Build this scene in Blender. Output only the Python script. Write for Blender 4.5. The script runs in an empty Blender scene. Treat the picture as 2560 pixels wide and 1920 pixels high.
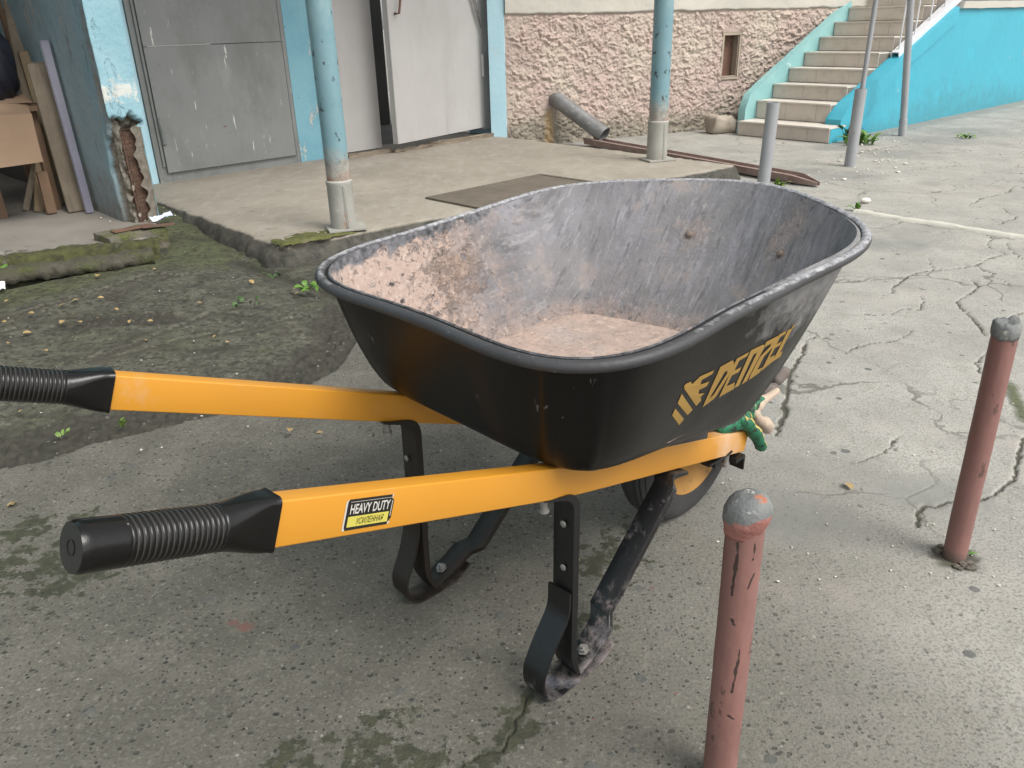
import bpy, bmesh, math, random
import numpy as np
from mathutils import Vector, Matrix
from mathutils.bvhtree import BVHTree
from mathutils.geometry import tessellate_polygon

random.seed(7)
RNG = np.random.default_rng(11)
scene = bpy.context.scene
COL = scene.collection

# ------------------------------------------------------------------ camera
FOC = 1980.0                       # focal length in pixels of the 2560 px wide photograph
CAMH = 1.0
def cam_basis(vx, vy):
    d = np.array([vx - 1280, vy - 960, FOC]); d /= np.linalg.norm(d)
    up = -d
    fw = np.array([0, 0, 1.0]); yw = fw - up * fw.dot(up); yw /= np.linalg.norm(yw)
    return np.array([np.cross(yw, up), yw, up])
RC = cam_basis(1400.0, 5300.0)
cam_data = bpy.data.cameras.new('camera'); cam = bpy.data.objects.new('camera', cam_data)
COL.objects.link(cam)
cam_data.sensor_width = 36.0; cam_data.lens = FOC / 2560 * 36.0
cam_data.clip_start = 0.05; cam_data.clip_end = 2000
m = np.eye(4); m[:3, 0] = RC[:, 0]; m[:3, 1] = -RC[:, 1]; m[:3, 2] = -RC[:, 2]; m[:3, 3] = (0, 0, CAMH)
cam.matrix_world = Matrix(m.tolist())
scene.camera = cam

# ------------------------------------------------------------------ sky, sun, exposure
SUN_EL, SUN_AZ = math.radians(52), math.radians(128)   # azimuth from +Y towards +X (the open yard side)
world = bpy.data.worlds.new('World'); scene.world = world; world.use_nodes = True
wn = world.node_tree.nodes; wl = world.node_tree.links
sky = wn.new('ShaderNodeTexSky'); sky.sky_type = 'NISHITA'; sky.sun_disc = False
sky.sun_elevation = SUN_EL; sky.sun_rotation = SUN_AZ
sky.air_density = 1.0; sky.dust_density = 2.5; sky.ozone_density = 1.0
hs = wn.new('ShaderNodeHueSaturation'); hs.inputs['Saturation'].default_value = 0.12
wl.new(sky.outputs['Color'], hs.inputs['Color'])
wl.new(hs.outputs['Color'], wn['Background'].inputs['Color'])
wn['Background'].inputs['Strength'].default_value = 0.125
sun_d = bpy.data.lights.new('sun', 'SUN'); sun_d.energy = 1.35; sun_d.angle = math.radians(30); sun_d.color = (1.0, 0.96, 0.9)
sun = bpy.data.objects.new('sun', sun_d); COL.objects.link(sun)
sd = Vector((math.sin(SUN_AZ) * math.cos(SUN_EL), math.cos(SUN_AZ) * math.cos(SUN_EL), math.sin(SUN_EL)))
sun.rotation_euler = sd.to_track_quat('Z', 'Y').to_euler()
scene.view_settings.view_transform = 'Standard'; scene.view_settings.look = 'None'
scene.view_settings.exposure = 1.0; scene.view_settings.gamma = 1.0
scene.view_settings.use_curve_mapping = False
scene.render.filter_size = 1.2
scene.cycles.max_bounces = 8; scene.cycles.diffuse_bounces = 3; scene.cycles.glossy_bounces = 3

# ------------------------------------------------------------------ survey helpers: where a point seen in the photo lies on a known plane
def ray(px, py): return RC @ np.array([(px - 1280) / FOC, (py - 960) / FOC, 1.0])
ORG = np.array([0, 0, CAMH])
def G(px, py, z=0.0):
    r = ray(px, py); return ORG + r * (z - CAMH) / r[2]
def PL(px, py, p0, n):
    r = ray(px, py); n = np.asarray(n, float); p0 = np.asarray(p0, float)
    return ORG + r * (n @ (p0 - ORG)) / (n @ r)
def vertical_z(px, py, xy):
    """height of the point above ground position xy that shows at image row py"""
    lo, hi = -1.0, 4.0
    for _ in range(60):
        mid = (lo + hi) / 2
        c = (np.array([xy[0], xy[1], mid]) - ORG) @ RC
        if 960 + FOC * c[1] / c[2] > py: lo = mid
        else: hi = mid
    return lo

# ------------------------------------------------------------------ noise (numpy)
def _h(i, j, s):
    with np.errstate(over='ignore'):
        n = (i.astype(np.int64) * 374761393 + j.astype(np.int64) * 668265263 + s * 974634777) & 0x7fffffff
        n = ((n ^ (n >> 13)) * 1274126177) & 0x7fffffff
        n = n ^ (n >> 16)
    return (n & 0xffff) / 65535.0
def vnoise(x, y, s=0):
    xi = np.floor(x); yi = np.floor(y); fx = x - xi; fy = y - yi
    fx = fx * fx * (3 - 2 * fx); fy = fy * fy * (3 - 2 * fy)
    xi = xi.astype(np.int64); yi = yi.astype(np.int64)
    a = _h(xi, yi, s); b = _h(xi + 1, yi, s); c = _h(xi, yi + 1, s); d = _h(xi + 1, yi + 1, s)
    return (a * (1 - fx) + b * fx) * (1 - fy) + (c * (1 - fx) + d * fx) * fy
def fbm(x, y, o=4, s=0):
    t = 0; a = 0.5; n = 0
    for k in range(o):
        t = t + a * vnoise(x * 2 ** k, y * 2 ** k, s + k * 17); n += a; a *= 0.5
    return t / n
def worley(x, y, s=0):
    xi = np.floor(x).astype(np.int64); yi = np.floor(y).astype(np.int64)
    best = np.full(x.shape, 9.0); rid = np.zeros(x.shape)
    for dx in (-1, 0, 1):
        for dy in (-1, 0, 1):
            cx = xi + dx; cy = yi + dy
            px = cx + _h(cx, cy, s + 3); py = cy + _h(cx, cy, s + 5)
            d = np.hypot(px - x, py - y); mk = d < best
            best = np.where(mk, d, best); rid = np.where(mk, _h(cx, cy, s + 9), rid)
    return best, rid
def polydist(x, y, pts):
    pts = np.asarray(pts, float); best = np.full(x.shape, 1e9)
    for a, b in zip(pts[:-1], pts[1:]):
        d = b - a; L = d @ d + 1e-12
        t = np.clip(((x - a[0]) * d[0] + (y - a[1]) * d[1]) / L, 0, 1)
        best = np.minimum(best, np.hypot(x - a[0] - t * d[0], y - a[1] - t * d[1]))
    return best
def inside(x, y, poly):
    poly = np.asarray(poly, float); r = np.zeros(x.shape, bool); j = len(poly) - 1
    for i in range(len(poly)):
        xi, yi = poly[i]; xj, yj = poly[j]
        c = ((yi > y) != (yj > y)) & (x < (xj - xi) * (y - yi) / (yj - yi + 1e-12) + xi)
        r ^= c; j = i
    return r
def sstep(a, b, v):
    t = np.clip((v - a) / (b - a), 0, 1); return t * t * (3 - 2 * t)

# ------------------------------------------------------------------ materials
def mat(name, base, alt=None, vscale=5.0, rough=0.7, metal=0.0, bump=0.0, bscale=60.0, layers=(), spec=0.5, coat=0.0, roughvar=0.0):
    """layered procedural paint / stone / metal: base colour broken by noise, then layers (noise, voronoi, attribute) mixed over it"""
    M = bpy.data.materials.new(name); M.use_nodes = True
    nt = M.node_tree; N = nt.nodes; L = nt.links; B = N['Principled BSDF']
    tc = N.new('ShaderNodeTexCoord')
    def noise(scale, detail=5, stretch=None, rgh=0.6):
        t = N.new('ShaderNodeTexNoise'); t.inputs['Scale'].default_value = scale; t.inputs['Detail'].default_value = detail
        t.inputs['Roughness'].default_value = rgh
        src = tc.outputs['Object']
        if stretch:
            mp = N.new('ShaderNodeMapping'); mp.inputs['Scale'].default_value = stretch[:3]
            if len(stretch) > 3: mp.inputs['Rotation'].default_value = stretch[3]
            L.new(src, mp.inputs['Vector']); src = mp.outputs['Vector']
        L.new(src, t.inputs['Vector']); return t.outputs['Fac']
    def rng(sock, lo, hi, a=0.0, b=1.0):
        r = N.new('ShaderNodeMapRange'); r.inputs['From Min'].default_value = lo; r.inputs['From Max'].default_value = hi
        r.inputs['To Min'].default_value = a; r.inputs['To Max'].default_value = b
        L.new(sock, r.inputs['Value']); return r.outputs['Result']
    def mth(op, a, b):
        q = N.new('ShaderNodeMath'); q.operation = op
        for k, v in enumerate((a, b)):
            if isinstance(v, (int, float)): q.inputs[k].default_value = v
            else: L.new(v, q.inputs[k])
        return q.outputs[0]
    def mix(f, a, b):
        q = N.new('ShaderNodeMix'); q.data_type = 'RGBA'
        L.new(f, q.inputs[0])
        for k, v in ((6, a), (7, b)):
            if isinstance(v, tuple): q.inputs[k].default_value = (*v, 1)
            else: L.new(v, q.inputs[k])
        return q.outputs[2]
    alt = alt or tuple(c * 0.75 for c in base)
    col = mix(rng(noise(vscale), 0.35, 0.65), base, alt)
    rsock = None; bsock = None
    if roughvar: rsock = rng(noise(vscale * 2.3), 0.3, 0.7, max(0.02, rough - roughvar), min(1, rough + roughvar))
    for ly in layers:
        k = ly.get('kind', 'noise')
        if k == 'noise':
            f = rng(noise(ly['scale'], ly.get('detail', 6), ly.get('stretch'), ly.get('rgh', 0.65)), ly['lo'], ly['hi'])
        elif k == 'chips':                       # separate stones: pick some voronoi cells, keep their core
            v = N.new('ShaderNodeTexVoronoi'); v.inputs['Scale'].default_value = ly['scale']
            src = tc.outputs['Object']
            if ly.get('stretch'):
                mp = N.new('ShaderNodeMapping'); mp.inputs['Scale'].default_value = ly['stretch'][:3]
                if len(ly['stretch']) > 3: mp.inputs['Rotation'].default_value = ly['stretch'][3]
                L.new(src, mp.inputs['Vector']); src = mp.outputs['Vector']
            L.new(src, v.inputs['Vector'])
            sp = N.new('ShaderNodeSeparateColor'); L.new(v.outputs['Color'], sp.inputs[0])
            pick = mth('LESS_THAN', sp.outputs[0], ly['share'])
            wob = mth('ADD', v.outputs['Distance'], mth('MULTIPLY', noise(ly['scale'] * 2.2, 2), 0.25))
            size = mth('ADD', mth('MULTIPLY', sp.outputs[1], ly.get('size', 0.25)), 0.14 + ly.get('size0', 0.0))
            f = mth('MULTIPLY', pick, rng(mth('SUBTRACT', size, wob), -0.03, 0.03))
            if 'clus' in ly: f = mth('MULTIPLY', f, rng(noise(ly['clus'], 3), .42, .58))
        elif k == 'crackle':                     # hairline network, broken up by noise
            v = N.new('ShaderNodeTexVoronoi'); v.feature = 'DISTANCE_TO_EDGE'; v.inputs['Scale'].default_value = ly['scale']
            wv = N.new('ShaderNodeTexNoise'); wv.inputs['Scale'].default_value = ly['scale'] * 4; wv.inputs['Detail'].default_value = 6
            L.new(tc.outputs['Object'], wv.inputs['Vector'])
            vm = N.new('ShaderNodeVectorMath'); vm.operation = 'SCALE'; L.new(wv.outputs['Color'], vm.inputs[0]); vm.inputs['Scale'].default_value = .32 / ly['scale']
            va = N.new('ShaderNodeVectorMath'); va.operation = 'ADD'; L.new(tc.outputs['Object'], va.inputs[0]); L.new(vm.outputs[0], va.inputs[1]); L.new(va.outputs[0], v.inputs['Vector'])
            f = mth('MULTIPLY', rng(v.outputs['Distance'], ly['w'], ly['w'] * .3), rng(noise(ly['scale'] * .9, 3), .47, .60))
        elif k == 'attr':
            at = N.new('ShaderNodeAttribute'); at.attribute_name = ly['attr']
            f = at.outputs['Fac']
            if 'scale' in ly:
                f = mth('ADD', f, mth('MULTIPLY', mth('SUBTRACT', noise(ly['scale'], 7, ly.get('stretch'), 0.7), 0.5), ly.get('jit', 0.8)))
            f = rng(f, ly.get('lo', 0.3), ly.get('hi', 0.7))
        if 'mask' in ly:
            at = N.new('ShaderNodeAttribute'); at.attribute_name = ly['mask'].lstrip('!')
            mk = at.outputs['Fac']
            if ly['mask'][0] == '!': mk = mth('SUBTRACT', 1.0, mk)
            f = mth('MULTIPLY', f, mk)
        f = mth('MULTIPLY', f, ly.get('amount', 1.0))
        q = N.new('ShaderNodeClamp'); L.new(f, q.inputs[0]); f = q.outputs[0]
        c = ly.get('color')
        if c is not None:
            c2 = ly.get('color2')
            c = mix(rng(noise(ly.get('cscale', 30)), 0.35, 0.65), c, c2) if c2 else c
            col = mix(f, col, c)
        if 'rough' in ly:
            rsock = mth('ADD', mth('MULTIPLY', mth('SUBTRACT', 1.0, f), rsock if rsock is not None else rough), mth('MULTIPLY', f, ly['rough']))
        if 'h' in ly:
            hh = mth('MULTIPLY', f, ly['h']); bsock = hh if bsock is None else mth('ADD', bsock, hh)
    L.new(col, B.inputs['Base Color'])
    if rsock is None: B.inputs['Roughness'].default_value = rough
    else: L.new(rsock, B.inputs['Roughness'])
    B.inputs['Metallic'].default_value = metal
    B.inputs['Specular IOR Level'].default_value = spec
    if coat: B.inputs['Coat Weight'].default_value = coat; B.inputs['Coat Roughness'].default_value = 0.2
    if bump or bsock is not None:
        bn = mth('MULTIPLY', noise(bscale, 8), bump if bump else 0.0)
        if bsock is not None: bn = mth('ADD', bn, bsock)
        b = N.new('ShaderNodeBump'); b.inputs['Strength'].default_value = 1.0; b.inputs['Distance'].default_value = 1.0
        L.new(bn, b.inputs['Height']); L.new(b.outputs['Normal'], B.inputs['Normal'])
    return M

# ------------------------------------------------------------------ object helpers
def obj(name, verts, faces, mats, parent=None, smooth=False, fmat=None, attrs=None, uv=None, kind=None, sharp=None):
    me = bpy.data.meshes.new(name)
    me.from_pydata([tuple(map(float, v)) for v in verts], [], faces)
    for mm in (mats if isinstance(mats, (list, tuple)) else [mats]): me.materials.append(mm)
    if fmat is not None: me.polygons.foreach_set('material_index', np.asarray(fmat, np.int32))
    if smooth: me.polygons.foreach_set('use_smooth', np.ones(len(me.polygons), bool))
    for k, v in (attrs or {}).items():
        a = me.attributes.new(k, 'FLOAT', 'POINT'); a.data.foreach_set('value', np.asarray(v, np.float32).ravel())
    if sharp is not None: me.set_sharp_from_angle(angle=math.radians(sharp))
    me.update()
    o = bpy.data.objects.new(name, me); COL.objects.link(o)
    if parent is not None: o.parent = parent
    if kind: o['kind'] = kind
    return o
def bmobj(name, bm, mats, parent=None, smooth=False, sharp=None):
    me = bpy.data.meshes.new(name); bm.to_mesh(me); bm.free()
    for mm in (mats if isinstance(mats, (list, tuple)) else [mats]): me.materials.append(mm)
    if smooth or sharp: me.polygons.foreach_set('use_smooth', np.ones(len(me.polygons), bool))
    if sharp: me.set_sharp_from_angle(angle=math.radians(sharp))
    o = bpy.data.objects.new(name, me); COL.objects.link(o)
    if parent is not None: o.parent = parent
    return o
def tag(o, label, cat, group=None):
    o['label'] = label; o['category'] = cat
    if group: o['group'] = group
    return o
def empty(name, loc=(0, 0, 0), rz=0.0):
    o = bpy.data.objects.new(name, None); COL.objects.link(o); o.empty_display_size = 0.1
    o.location = tuple(map(float, loc)); o.rotation_euler = (0, 0, rz); return o
def grid_obj(name, P, nr, nc, mats, attrs=None, kind=None):
    """large regular grid, built straight from arrays"""
    me = bpy.data.meshes.new(name); P = np.asarray(P, np.float32)
    i = np.arange(nr - 1)[:, None] * nc + np.arange(nc - 1)[None, :]
    q = np.stack([i, i + 1, i + nc + 1, i + nc], -1).reshape(-1).astype(np.int32); nf = len(q) // 4
    me.vertices.add(len(P)); me.vertices.foreach_set('co', P.ravel())
    me.loops.add(len(q)); me.loops.foreach_set('vertex_index', q)
    me.polygons.add(nf); me.polygons.foreach_set('loop_start', np.arange(nf, dtype=np.int32) * 4)
    me.polygons.foreach_set('use_smooth', np.ones(nf, bool))
    me.materials.append(mats); me.update(calc_edges=True)
    for k, v in (attrs or {}).items():
        a = me.attributes.new(k, 'FLOAT', 'POINT'); a.data.foreach_set('value', np.asarray(v, np.float32).ravel())
    o = bpy.data.objects.new(name, me); COL.objects.link(o)
    if kind: o['kind'] = kind
    return o
def grid_faces(nr, nc, wrap=False, off=0):
    f = []
    for i in range(nr - 1):
        for j in range(nc if wrap else nc - 1):
            a = off + i * nc + j; b = off + i * nc + (j + 1) % nc
            f.append((a, b, b + nc, a + nc))
    return f
def add_box(bm, c, size, rot=None, bevel=0.0):
    """box with centre c, full size, optional 3x3 rotation (columns = axes)"""
    r = bmesh.ops.create_cube(bm, size=1.0); vs = r['verts']
    R3 = Matrix.Identity(3) if rot is None else Matrix(np.asarray(rot).tolist())
    for v in vs:
        v.co = R3 @ Vector((v.co.x * size[0], v.co.y * size[1], v.co.z * size[2])) + Vector(tuple(map(float, c)))
    if bevel:
        es = list({e for v in vs for e in v.link_edges})
        bmesh.ops.bevel(bm, geom=es, offset=bevel, segments=2, profile=0.7, affect='EDGES')
def box_between(bm, a, b, w, t, side=(0, 0, 1), bevel=0.0):
    """a board from a to b, w wide along 'side', t thick"""
    a = Vector(tuple(map(float, a))); b = Vector(tuple(map(float, b))); x = (b - a); Ln = x.length; x.normalize()
    y = Vector(side); y = (y - x * y.dot(x)).normalized(); z = x.cross(y)
    R3 = np.array([[x[i], y[i], z[i]] for i in range(3)])
    add_box(bm, (a + b) / 2, (Ln, w, t), R3, bevel)
def frame_dirs(pts):
    pts = np.asarray(pts, float); t = np.gradient(pts, axis=0); t /= np.linalg.norm(t, axis=1)[:, None] + 1e-12
    return t
def tube_mesh(pts, rad, n=12, up=(0, 0, 1), cap=True, prof=None):
    """verts, faces of a tube round a polyline; rad per point; prof optional list of (ca, sa) multipliers per ring"""
    pts = np.asarray(pts, float); rad = np.broadcast_to(np.asarray(rad, float), (len(pts),))
    t = frame_dirs(pts); up = np.asarray(up, float)
    if abs(t[0] @ up) > 0.9: up = np.array([1.0, 0, 0])
    u = up - t[0] * (up @ t[0]); u /= np.linalg.norm(u)
    V = []
    for i in range(len(pts)):
        u = u - t[i] * (u @ t[i]); u /= np.linalg.norm(u) + 1e-12
        w = np.cross(t[i], u)
        for k in range(n):
            a = 2 * math.pi * k / n
            V.append(pts[i] + rad[i] * (math.cos(a) * u + math.sin(a) * w))
    F = grid_faces(len(pts), n, True)
    if cap:
        F.append(tuple(range(n - 1, -1, -1))); F.append(tuple((len(pts) - 1) * n + k for k in range(n)))
    return V, F
def tube(name, pts, rad, m, parent=None, n=12, sharp=40, **k):
    V, F = tube_mesh(pts, rad, n, **k); return obj(name, V, F, m, parent, smooth=True, sharp=sharp)
def lathe(prof, n=24, c=(0, 0, 0), axis='z'):
    """prof: list of (r, h)"""
    V = []
    for r, h in prof:
        for k in range(n):
            a = 2 * math.pi * k / n
            p = (r * math.cos(a), r * math.sin(a), h)
            if axis == 'y': p = (p[0], p[2], p[1])
            V.append((p[0] + c[0], p[1] + c[1], p[2] + c[2]))
    F = grid_faces(len(prof), n, True)
    F.append(tuple(range(n - 1, -1, -1))); F.append(tuple((len(prof) - 1) * n + k for k in range(n)))
    return V, F
def merge(parts):
    V = []; F = []; I = []
    for k, (v, f) in enumerate(parts):
        o = len(V); V += [tuple(p) for p in v]; F += [tuple(i + o for i in q) for q in f]; I += [k] * len(f)
    return V, F, I
# ------------------------------------------------------------------ photo polylines on the ground (pixels of the 2560 x 1920 photograph)
def cA(L): return [(1900 + x / 3.3515, 380 + y / 3.3515) for x, y in L]
def cB(L): return [(1900 + x / 3.3515, 860 + y / 3.3515) for x, y in L]
def cC(L): return [(600 + x / 2.765, 1560 + y / 2.765) for x, y in L]
def cD(L): return [(x / 2.458, 560 + y / 2.458) for x, y in L]
def g2(L): return [G(x, y)[:2] for x, y in L]
CRACKS = [  # (polyline, half width m, depth m)
 (cA([(2040,855),(1960,870),(1880,905),(1830,945),(1740,960),(1660,975),(1560,985),(1460,990),(1360,1000),(1290,1020),(1220,1060),(1180,1090),(1130,1110),(1105,1180)]), .010, .010),
 (cA([(1830,945),(1850,970),(1940,1010),(2030,1070),(2100,1140)]), .006, .008),
 (cA([(1425,890),(1440,950),(1460,985)]), .006, .008),
 (cA([(1760,1070),(1845,1125),(1780,1160),(1740,1200),(1640,1240),(1720,1330),(1800,1410),(1850,1460),(1900,1530)]), .011, .010),
 (cA([(1900,690),(1960,730),(1915,760),(1945,810),(2010,830),(2040,855)]), .008, .008),
 (cA([(2040,470),(2080,510),(2150,530),(2130,560),(2060,575),(2000,610)]), .010, .008),
 (cA([(2140,280),(2090,330),(1990,360),(1850,390),(1750,445)]), .009, .008),
 (cA([(820,1350),(1000,1365),(1120,1355),(1200,1310),(1360,1325),(1370,1260),(1340,1200)]), .006, .008),
 (cA([(760,1655),(830,1620),(960,1600),(1130,1580),(1280,1490)]), .006, .008),
 (cA([(2212,1330),(2120,1370),(2040,1430)]), .009, .008),
 (cA([(2070,760),(2120,840),(2212,900)]), .010, .008),
 (cA([(350,1655),(390,1580),(440,1540),(600,1570)]), .006, .008),
 (cA([(700,1050),(790,1085),(1000,1060)]), .007, .008),
 (cB([(380,0),(340,100),(300,170),(250,330),(210,480),(190,620),(150,760)]), .016, .008),
 (cB([(710,100),(780,30),(930,0)]), .005, .007),
 (cB([(810,985),(900,945),(1030,910),(1090,850),(1160,770)]), .005, .007),
 (cB([(1080,870),(1150,890)]), .004, .006),
 (cB([(1330,1520),(1340,1430),(1380,1365),(1500,1360),(1600,1320),(1850,1300),(2000,1240),(2090,1150),(2130,1050),(2160,900),(2200,780),(2230,700)]), .010, .008),
 (cB([(1850,240),(1830,150),(1900,80)]), .008, .008),
 (cC([(1960,480),(1930,560),(1900,620),(1870,720),(1840,800),(1800,860),(1650,890),(1560,960),(1520,1000),(1400,1100)]), .005, .008),
 (cD([(0,600),(150,555),(380,500),(520,450),(700,400),(900,340),(1050,330)]), .010, .014),
 (cD([(420,880),(700,800),(850,735),(1000,690),(1200,600),(1300,560),(1400,565),(1530,580)]), .012, .014),
 (cD([(560,870),(900,780),(1100,730),(1300,700),(1500,670),(1700,630),(1900,580)]), .014, .014),
 (cD([(0,690),(150,655),(200,660)]), .012, .012),
 (cD([(480,690),(600,640)]), .008, .012),
 (cD([(700,600),(850,570),(1050,565)]), .009, .012),
 (cD([(1900,800),(2030,760),(2110,690),(2180,640)]), .010, .012),
 ([(2090, 395), (2200, 372), (2330, 352)], .012, .006),
 ([(1900, 470), (2060, 455), (2240, 430), (2420, 412)], .006, .005),
]
PATCH_EDGE = g2(cD([(-700,1700),(0,1510),(200,1470),(380,1420),(520,1360),(700,1320),(830,1290),(1000,1240),(1200,1190),(1400,1150),(1700,1060),(1900,990),(2050,900),(2130,800),(2190,700),(2300,560),(2330,420)]))
MOSS_EDGE = g2(cD([(-600,800),(0,600),(150,555),(380,500),(520,450),(700,400),(900,340),(1100,330),(1400,330)]))
OLD_POLY = PATCH_EDGE + [np.array((-.7, 4.0)), np.array((-2.0, 6.0)), np.array((-8, 6)), np.array((-8, 1))]
MOSS_POLY = MOSS_EDGE + [np.array((-1.5, 4.5)), np.array((-2.5, 6.0)), np.array((-8, 6)), np.array((-8, 2.5))]

def ground_lift(x, y):
    """rise of the old asphalt towards the pillar and the garage kerb"""
    z = .075 * np.exp(-(((x + 2.08) / .55) ** 2 + ((y - 4.75) / .75) ** 2))
    return z
NROW, NCOL = 860, 860
def build_ground():
    # rows get denser towards the near edge, where the photo shows the finest grain
    ang = np.linspace(math.radians(-43), math.radians(43), NCOL)
    rad = .42 * (14.5 / .42) ** np.linspace(0, 1, NROW)
    A, Rr = np.meshgrid(ang, rad)
    X = Rr * np.sin(A); Y = Rr * np.cos(A) - .12
    x = X.ravel(); y = Y.ravel()
    jx = x + .022 * (fbm(x * 9, y * 9, 3, 1) - .5) + .012 * (vnoise(x * 60, y * 60, 4) - .5)
    jy = y + .022 * (fbm(x * 9, y * 9, 3, 2) - .5) + .012 * (vnoise(x * 60, y * 60, 5) - .5)
    crack = np.zeros(x.shape); z = np.zeros(x.shape)
    wid = .55 + .9 * fbm(x * 14, y * 14, 3, 8)
    for pts, hw, dep in CRACKS:
        p = np.array(g2(pts)); lo = p.min(0) - .15; hi = p.max(0) + .15
        k = np.where((x > lo[0]) & (x < hi[0]) & (y > lo[1]) & (y < hi[1]))[0]
        if not len(k): continue
        d = polydist(jx[k], jy[k], p); w = hw * (.5 if dep < .012 else 1.25) * wid[k]
        c = 1 - sstep(.35 * w, 1.1 * w, d)
        crack[k] = np.maximum(crack[k], c); z[k] -= dep * c * .8
        if dep >= .012: z[k] += .012 * np.exp(-((d - 2.2 * w) / (1.5 * w)) ** 2) * (fbm(x[k] * 6, y[k] * 6, 3, 71))
    # old mossy asphalt: broken, bumpy, higher than the newer patch, loose gravel along the joint
    jj = .05 * (fbm(x * 5, y * 5, 4, 21) - .5)
    ins = inside(x + jj, y + jj, OLD_POLY)
    de = polydist(x + jj, y + jj, PATCH_EDGE)
    old = np.where(ins, sstep(0, .05, de + .03 * (fbm(x * 25, y * 25, 3, 29) - .5)), 0)
    gravel = np.where(ins, 1 - sstep(.07, .34, de + .12 * (fbm(x * 4, y * 4, 3, 33) - .5)), 0)
    gravel = np.maximum(gravel, np.where(ins, sstep(.58, .72, fbm(x * 2.2, y * 3.5, 4, 77)), 0) * .8)
    mo = np.where(inside(x + jj, y + jj, MOSS_POLY), sstep(-.1, .25, polydist(x, y, MOSS_EDGE)), 0)
    mo = np.maximum(mo, .55 * old * sstep(.5, .75, fbm(x * 3, y * 3, 4, 51)))
    mo = np.maximum(mo, old * .85 * np.exp(-(polydist(x, y, g2([(370, 505), (583, 650), (723, 700), (900, 750)])) / .26) ** 2) * sstep(.35, .6, fbm(x * 5, y * 5, 4, 57)))
    far = np.clip(1.6 / (Rr.ravel() + .3), 0.15, 1)
    z += old * (.024 * (fbm(x * 2.6, y * 4.2, 5, 61) - .42) + .012 * (fbm(x * 9, y * 13, 4, 63) - .5) + .006 * sstep(0, .3, de))
    wd, wr = worley(x * 42, y * 42, 13)
    z += gravel * (.016 * (1 - np.clip(wd * 1.5, 0, 1)) * wr - .012)
    z += (1 - old) * (.006 * (fbm(x * 1.2, y * 1.2, 3, 91) - .5))
    z += .0016 * (fbm(x * 45, y * 45, 3, 95) - .5) * far
    z += ground_lift(x, y)
    # wet / algae stains of the new asphalt
    st = np.zeros(x.shape)
    for px, py, r in [(925,1850,.07),(880,1905,.10),(990,1895,.10),(1050,1905,.07),(730,1900,.06),(60,1400,.12),(150,1440,.13),(240,1405,.07),(290,1360,.07),(60,1330,.10),(200,1300,.06),
                      (1290,1790,.03),(1265,1850,.035),(1310,1830,.04),(1200,1900,.05),(1510,1410,.10),(1560,1360,.08),(1600,1330,.07),(1480,1560,.05)]:
        c = G(px, py); st = np.maximum(st, .62 * np.exp(-(((x - c[0]) ** 2 + (y - c[1]) ** 2) / (1.25 * r) ** 2)))
    wetc = polydist(jx, jy, np.array(g2(cC([(2010,430),(1930,560),(1900,620),(1870,720),(1840,800),(1800,860),(1650,890),(1560,960),(1520,1000),(1400,1100)]))))
    st = np.maximum(st, .72 * (1 - sstep(.004, .030, wetc)))
    red = np.zeros(x.shape)
    for px, py, r in ((612, 1565, .020), (585, 1555, .012), (1630, 1470, .006), (1690, 1733, .005), (1590, 1757, .004), (1482, 1798, .004), (2310, 1455, .005)):
        c = G(px, py); red = np.maximum(red, np.exp(-(((x - c[0]) / (1.5 * r)) ** 2 + ((y - c[1]) / r) ** 2)))
    dmp = np.zeros(x.shape)
    for px, py, rx, ry in ((2230, 385, .45, .35), (2330, 350, .55, .4), (2100, 440, .4, .3), (1990, 430, .5, .3), (2420, 330, .6, .5), (2230, 610, .35, .2), (1960, 1290, .22, .15), (2330, 1230, .2, .12)):
        c = G(px, py); dmp = np.maximum(dmp, .8 * np.exp(-(((x - c[0]) / rx) ** 2 + ((y - c[1]) / ry) ** 2)))
    wd_ = polydist(x, y, np.array(g2([(2075, 372), (2151, 344), (2350, 299), (2560, 254)]))); dmp = np.maximum(dmp, .9 * np.exp(-(wd_ / .18) ** 2))
    fbp = G(2386, 1392); crack = np.maximum(crack, 1.1 * np.exp(-(((x - fbp[0] + .006 * np.sin(9 * np.arctan2(jy - fbp[1], jx - fbp[0]))) ** 2 + (y - fbp[1]) ** 2) / .048 ** 2) ** 2))
    # the ground drops into a gap along the slab side and under the kerb beam, coloured dark like the cracks
    for q, w_, dd in ((g2([(583, 652), (723, 702), (791, 720), (900, 760)]), .05, .035), (g2([(-300, 775), (0, 722), (366, 652)]), .035, .03)):
        z -= dd * np.exp(-(polydist(x, y, np.array(q)) / w_) ** 2); crack = np.maximum(crack, .8 * np.exp(-(polydist(x, y, np.array(q)) / (w_ * .8)) ** 2))
    pathmoss = np.array(g2(cB([(2060,330),(2110,400),(2180,520),(2230,640)])))
    st2 = 1 - sstep(.0, .05, polydist(jx, jy, pathmoss)); 
    moss = np.maximum(mo, st2)
    for pts, hw in ((cB([(300,170),(250,330),(210,480),(190,620)]), .05), ([(1890, 800), (1960, 870), (1905, 860)], .03)):
        moss = np.maximum(moss, .55 * (1 - sstep(.0, hw, polydist(jx, jy, np.array(g2(pts))))))
    # pale worn concrete of the yard on the right, its brighter daylight painted in too, greyer asphalt in front
    worn_lit = sstep(.0, .85, x * .80 + (y - 1.2) * .18 + .5 * (fbm(x * 1.1, y * 1.1, 3, 41) - .5)) * (1 - old)
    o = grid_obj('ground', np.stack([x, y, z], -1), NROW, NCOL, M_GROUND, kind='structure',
            attrs={'crack': crack, 'old': old, 'moss': moss, 'gravel': gravel, 'stain': st, 'worn_lit': worn_lit, 'damp': dmp, 'redmark': red})
    # the yard beyond what is in view, one sheet to the horizon
    V = [(-300, -300, -.06), (300, -300, -.06), (300, 300, -.06), (-300, 300, -.06)]
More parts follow.
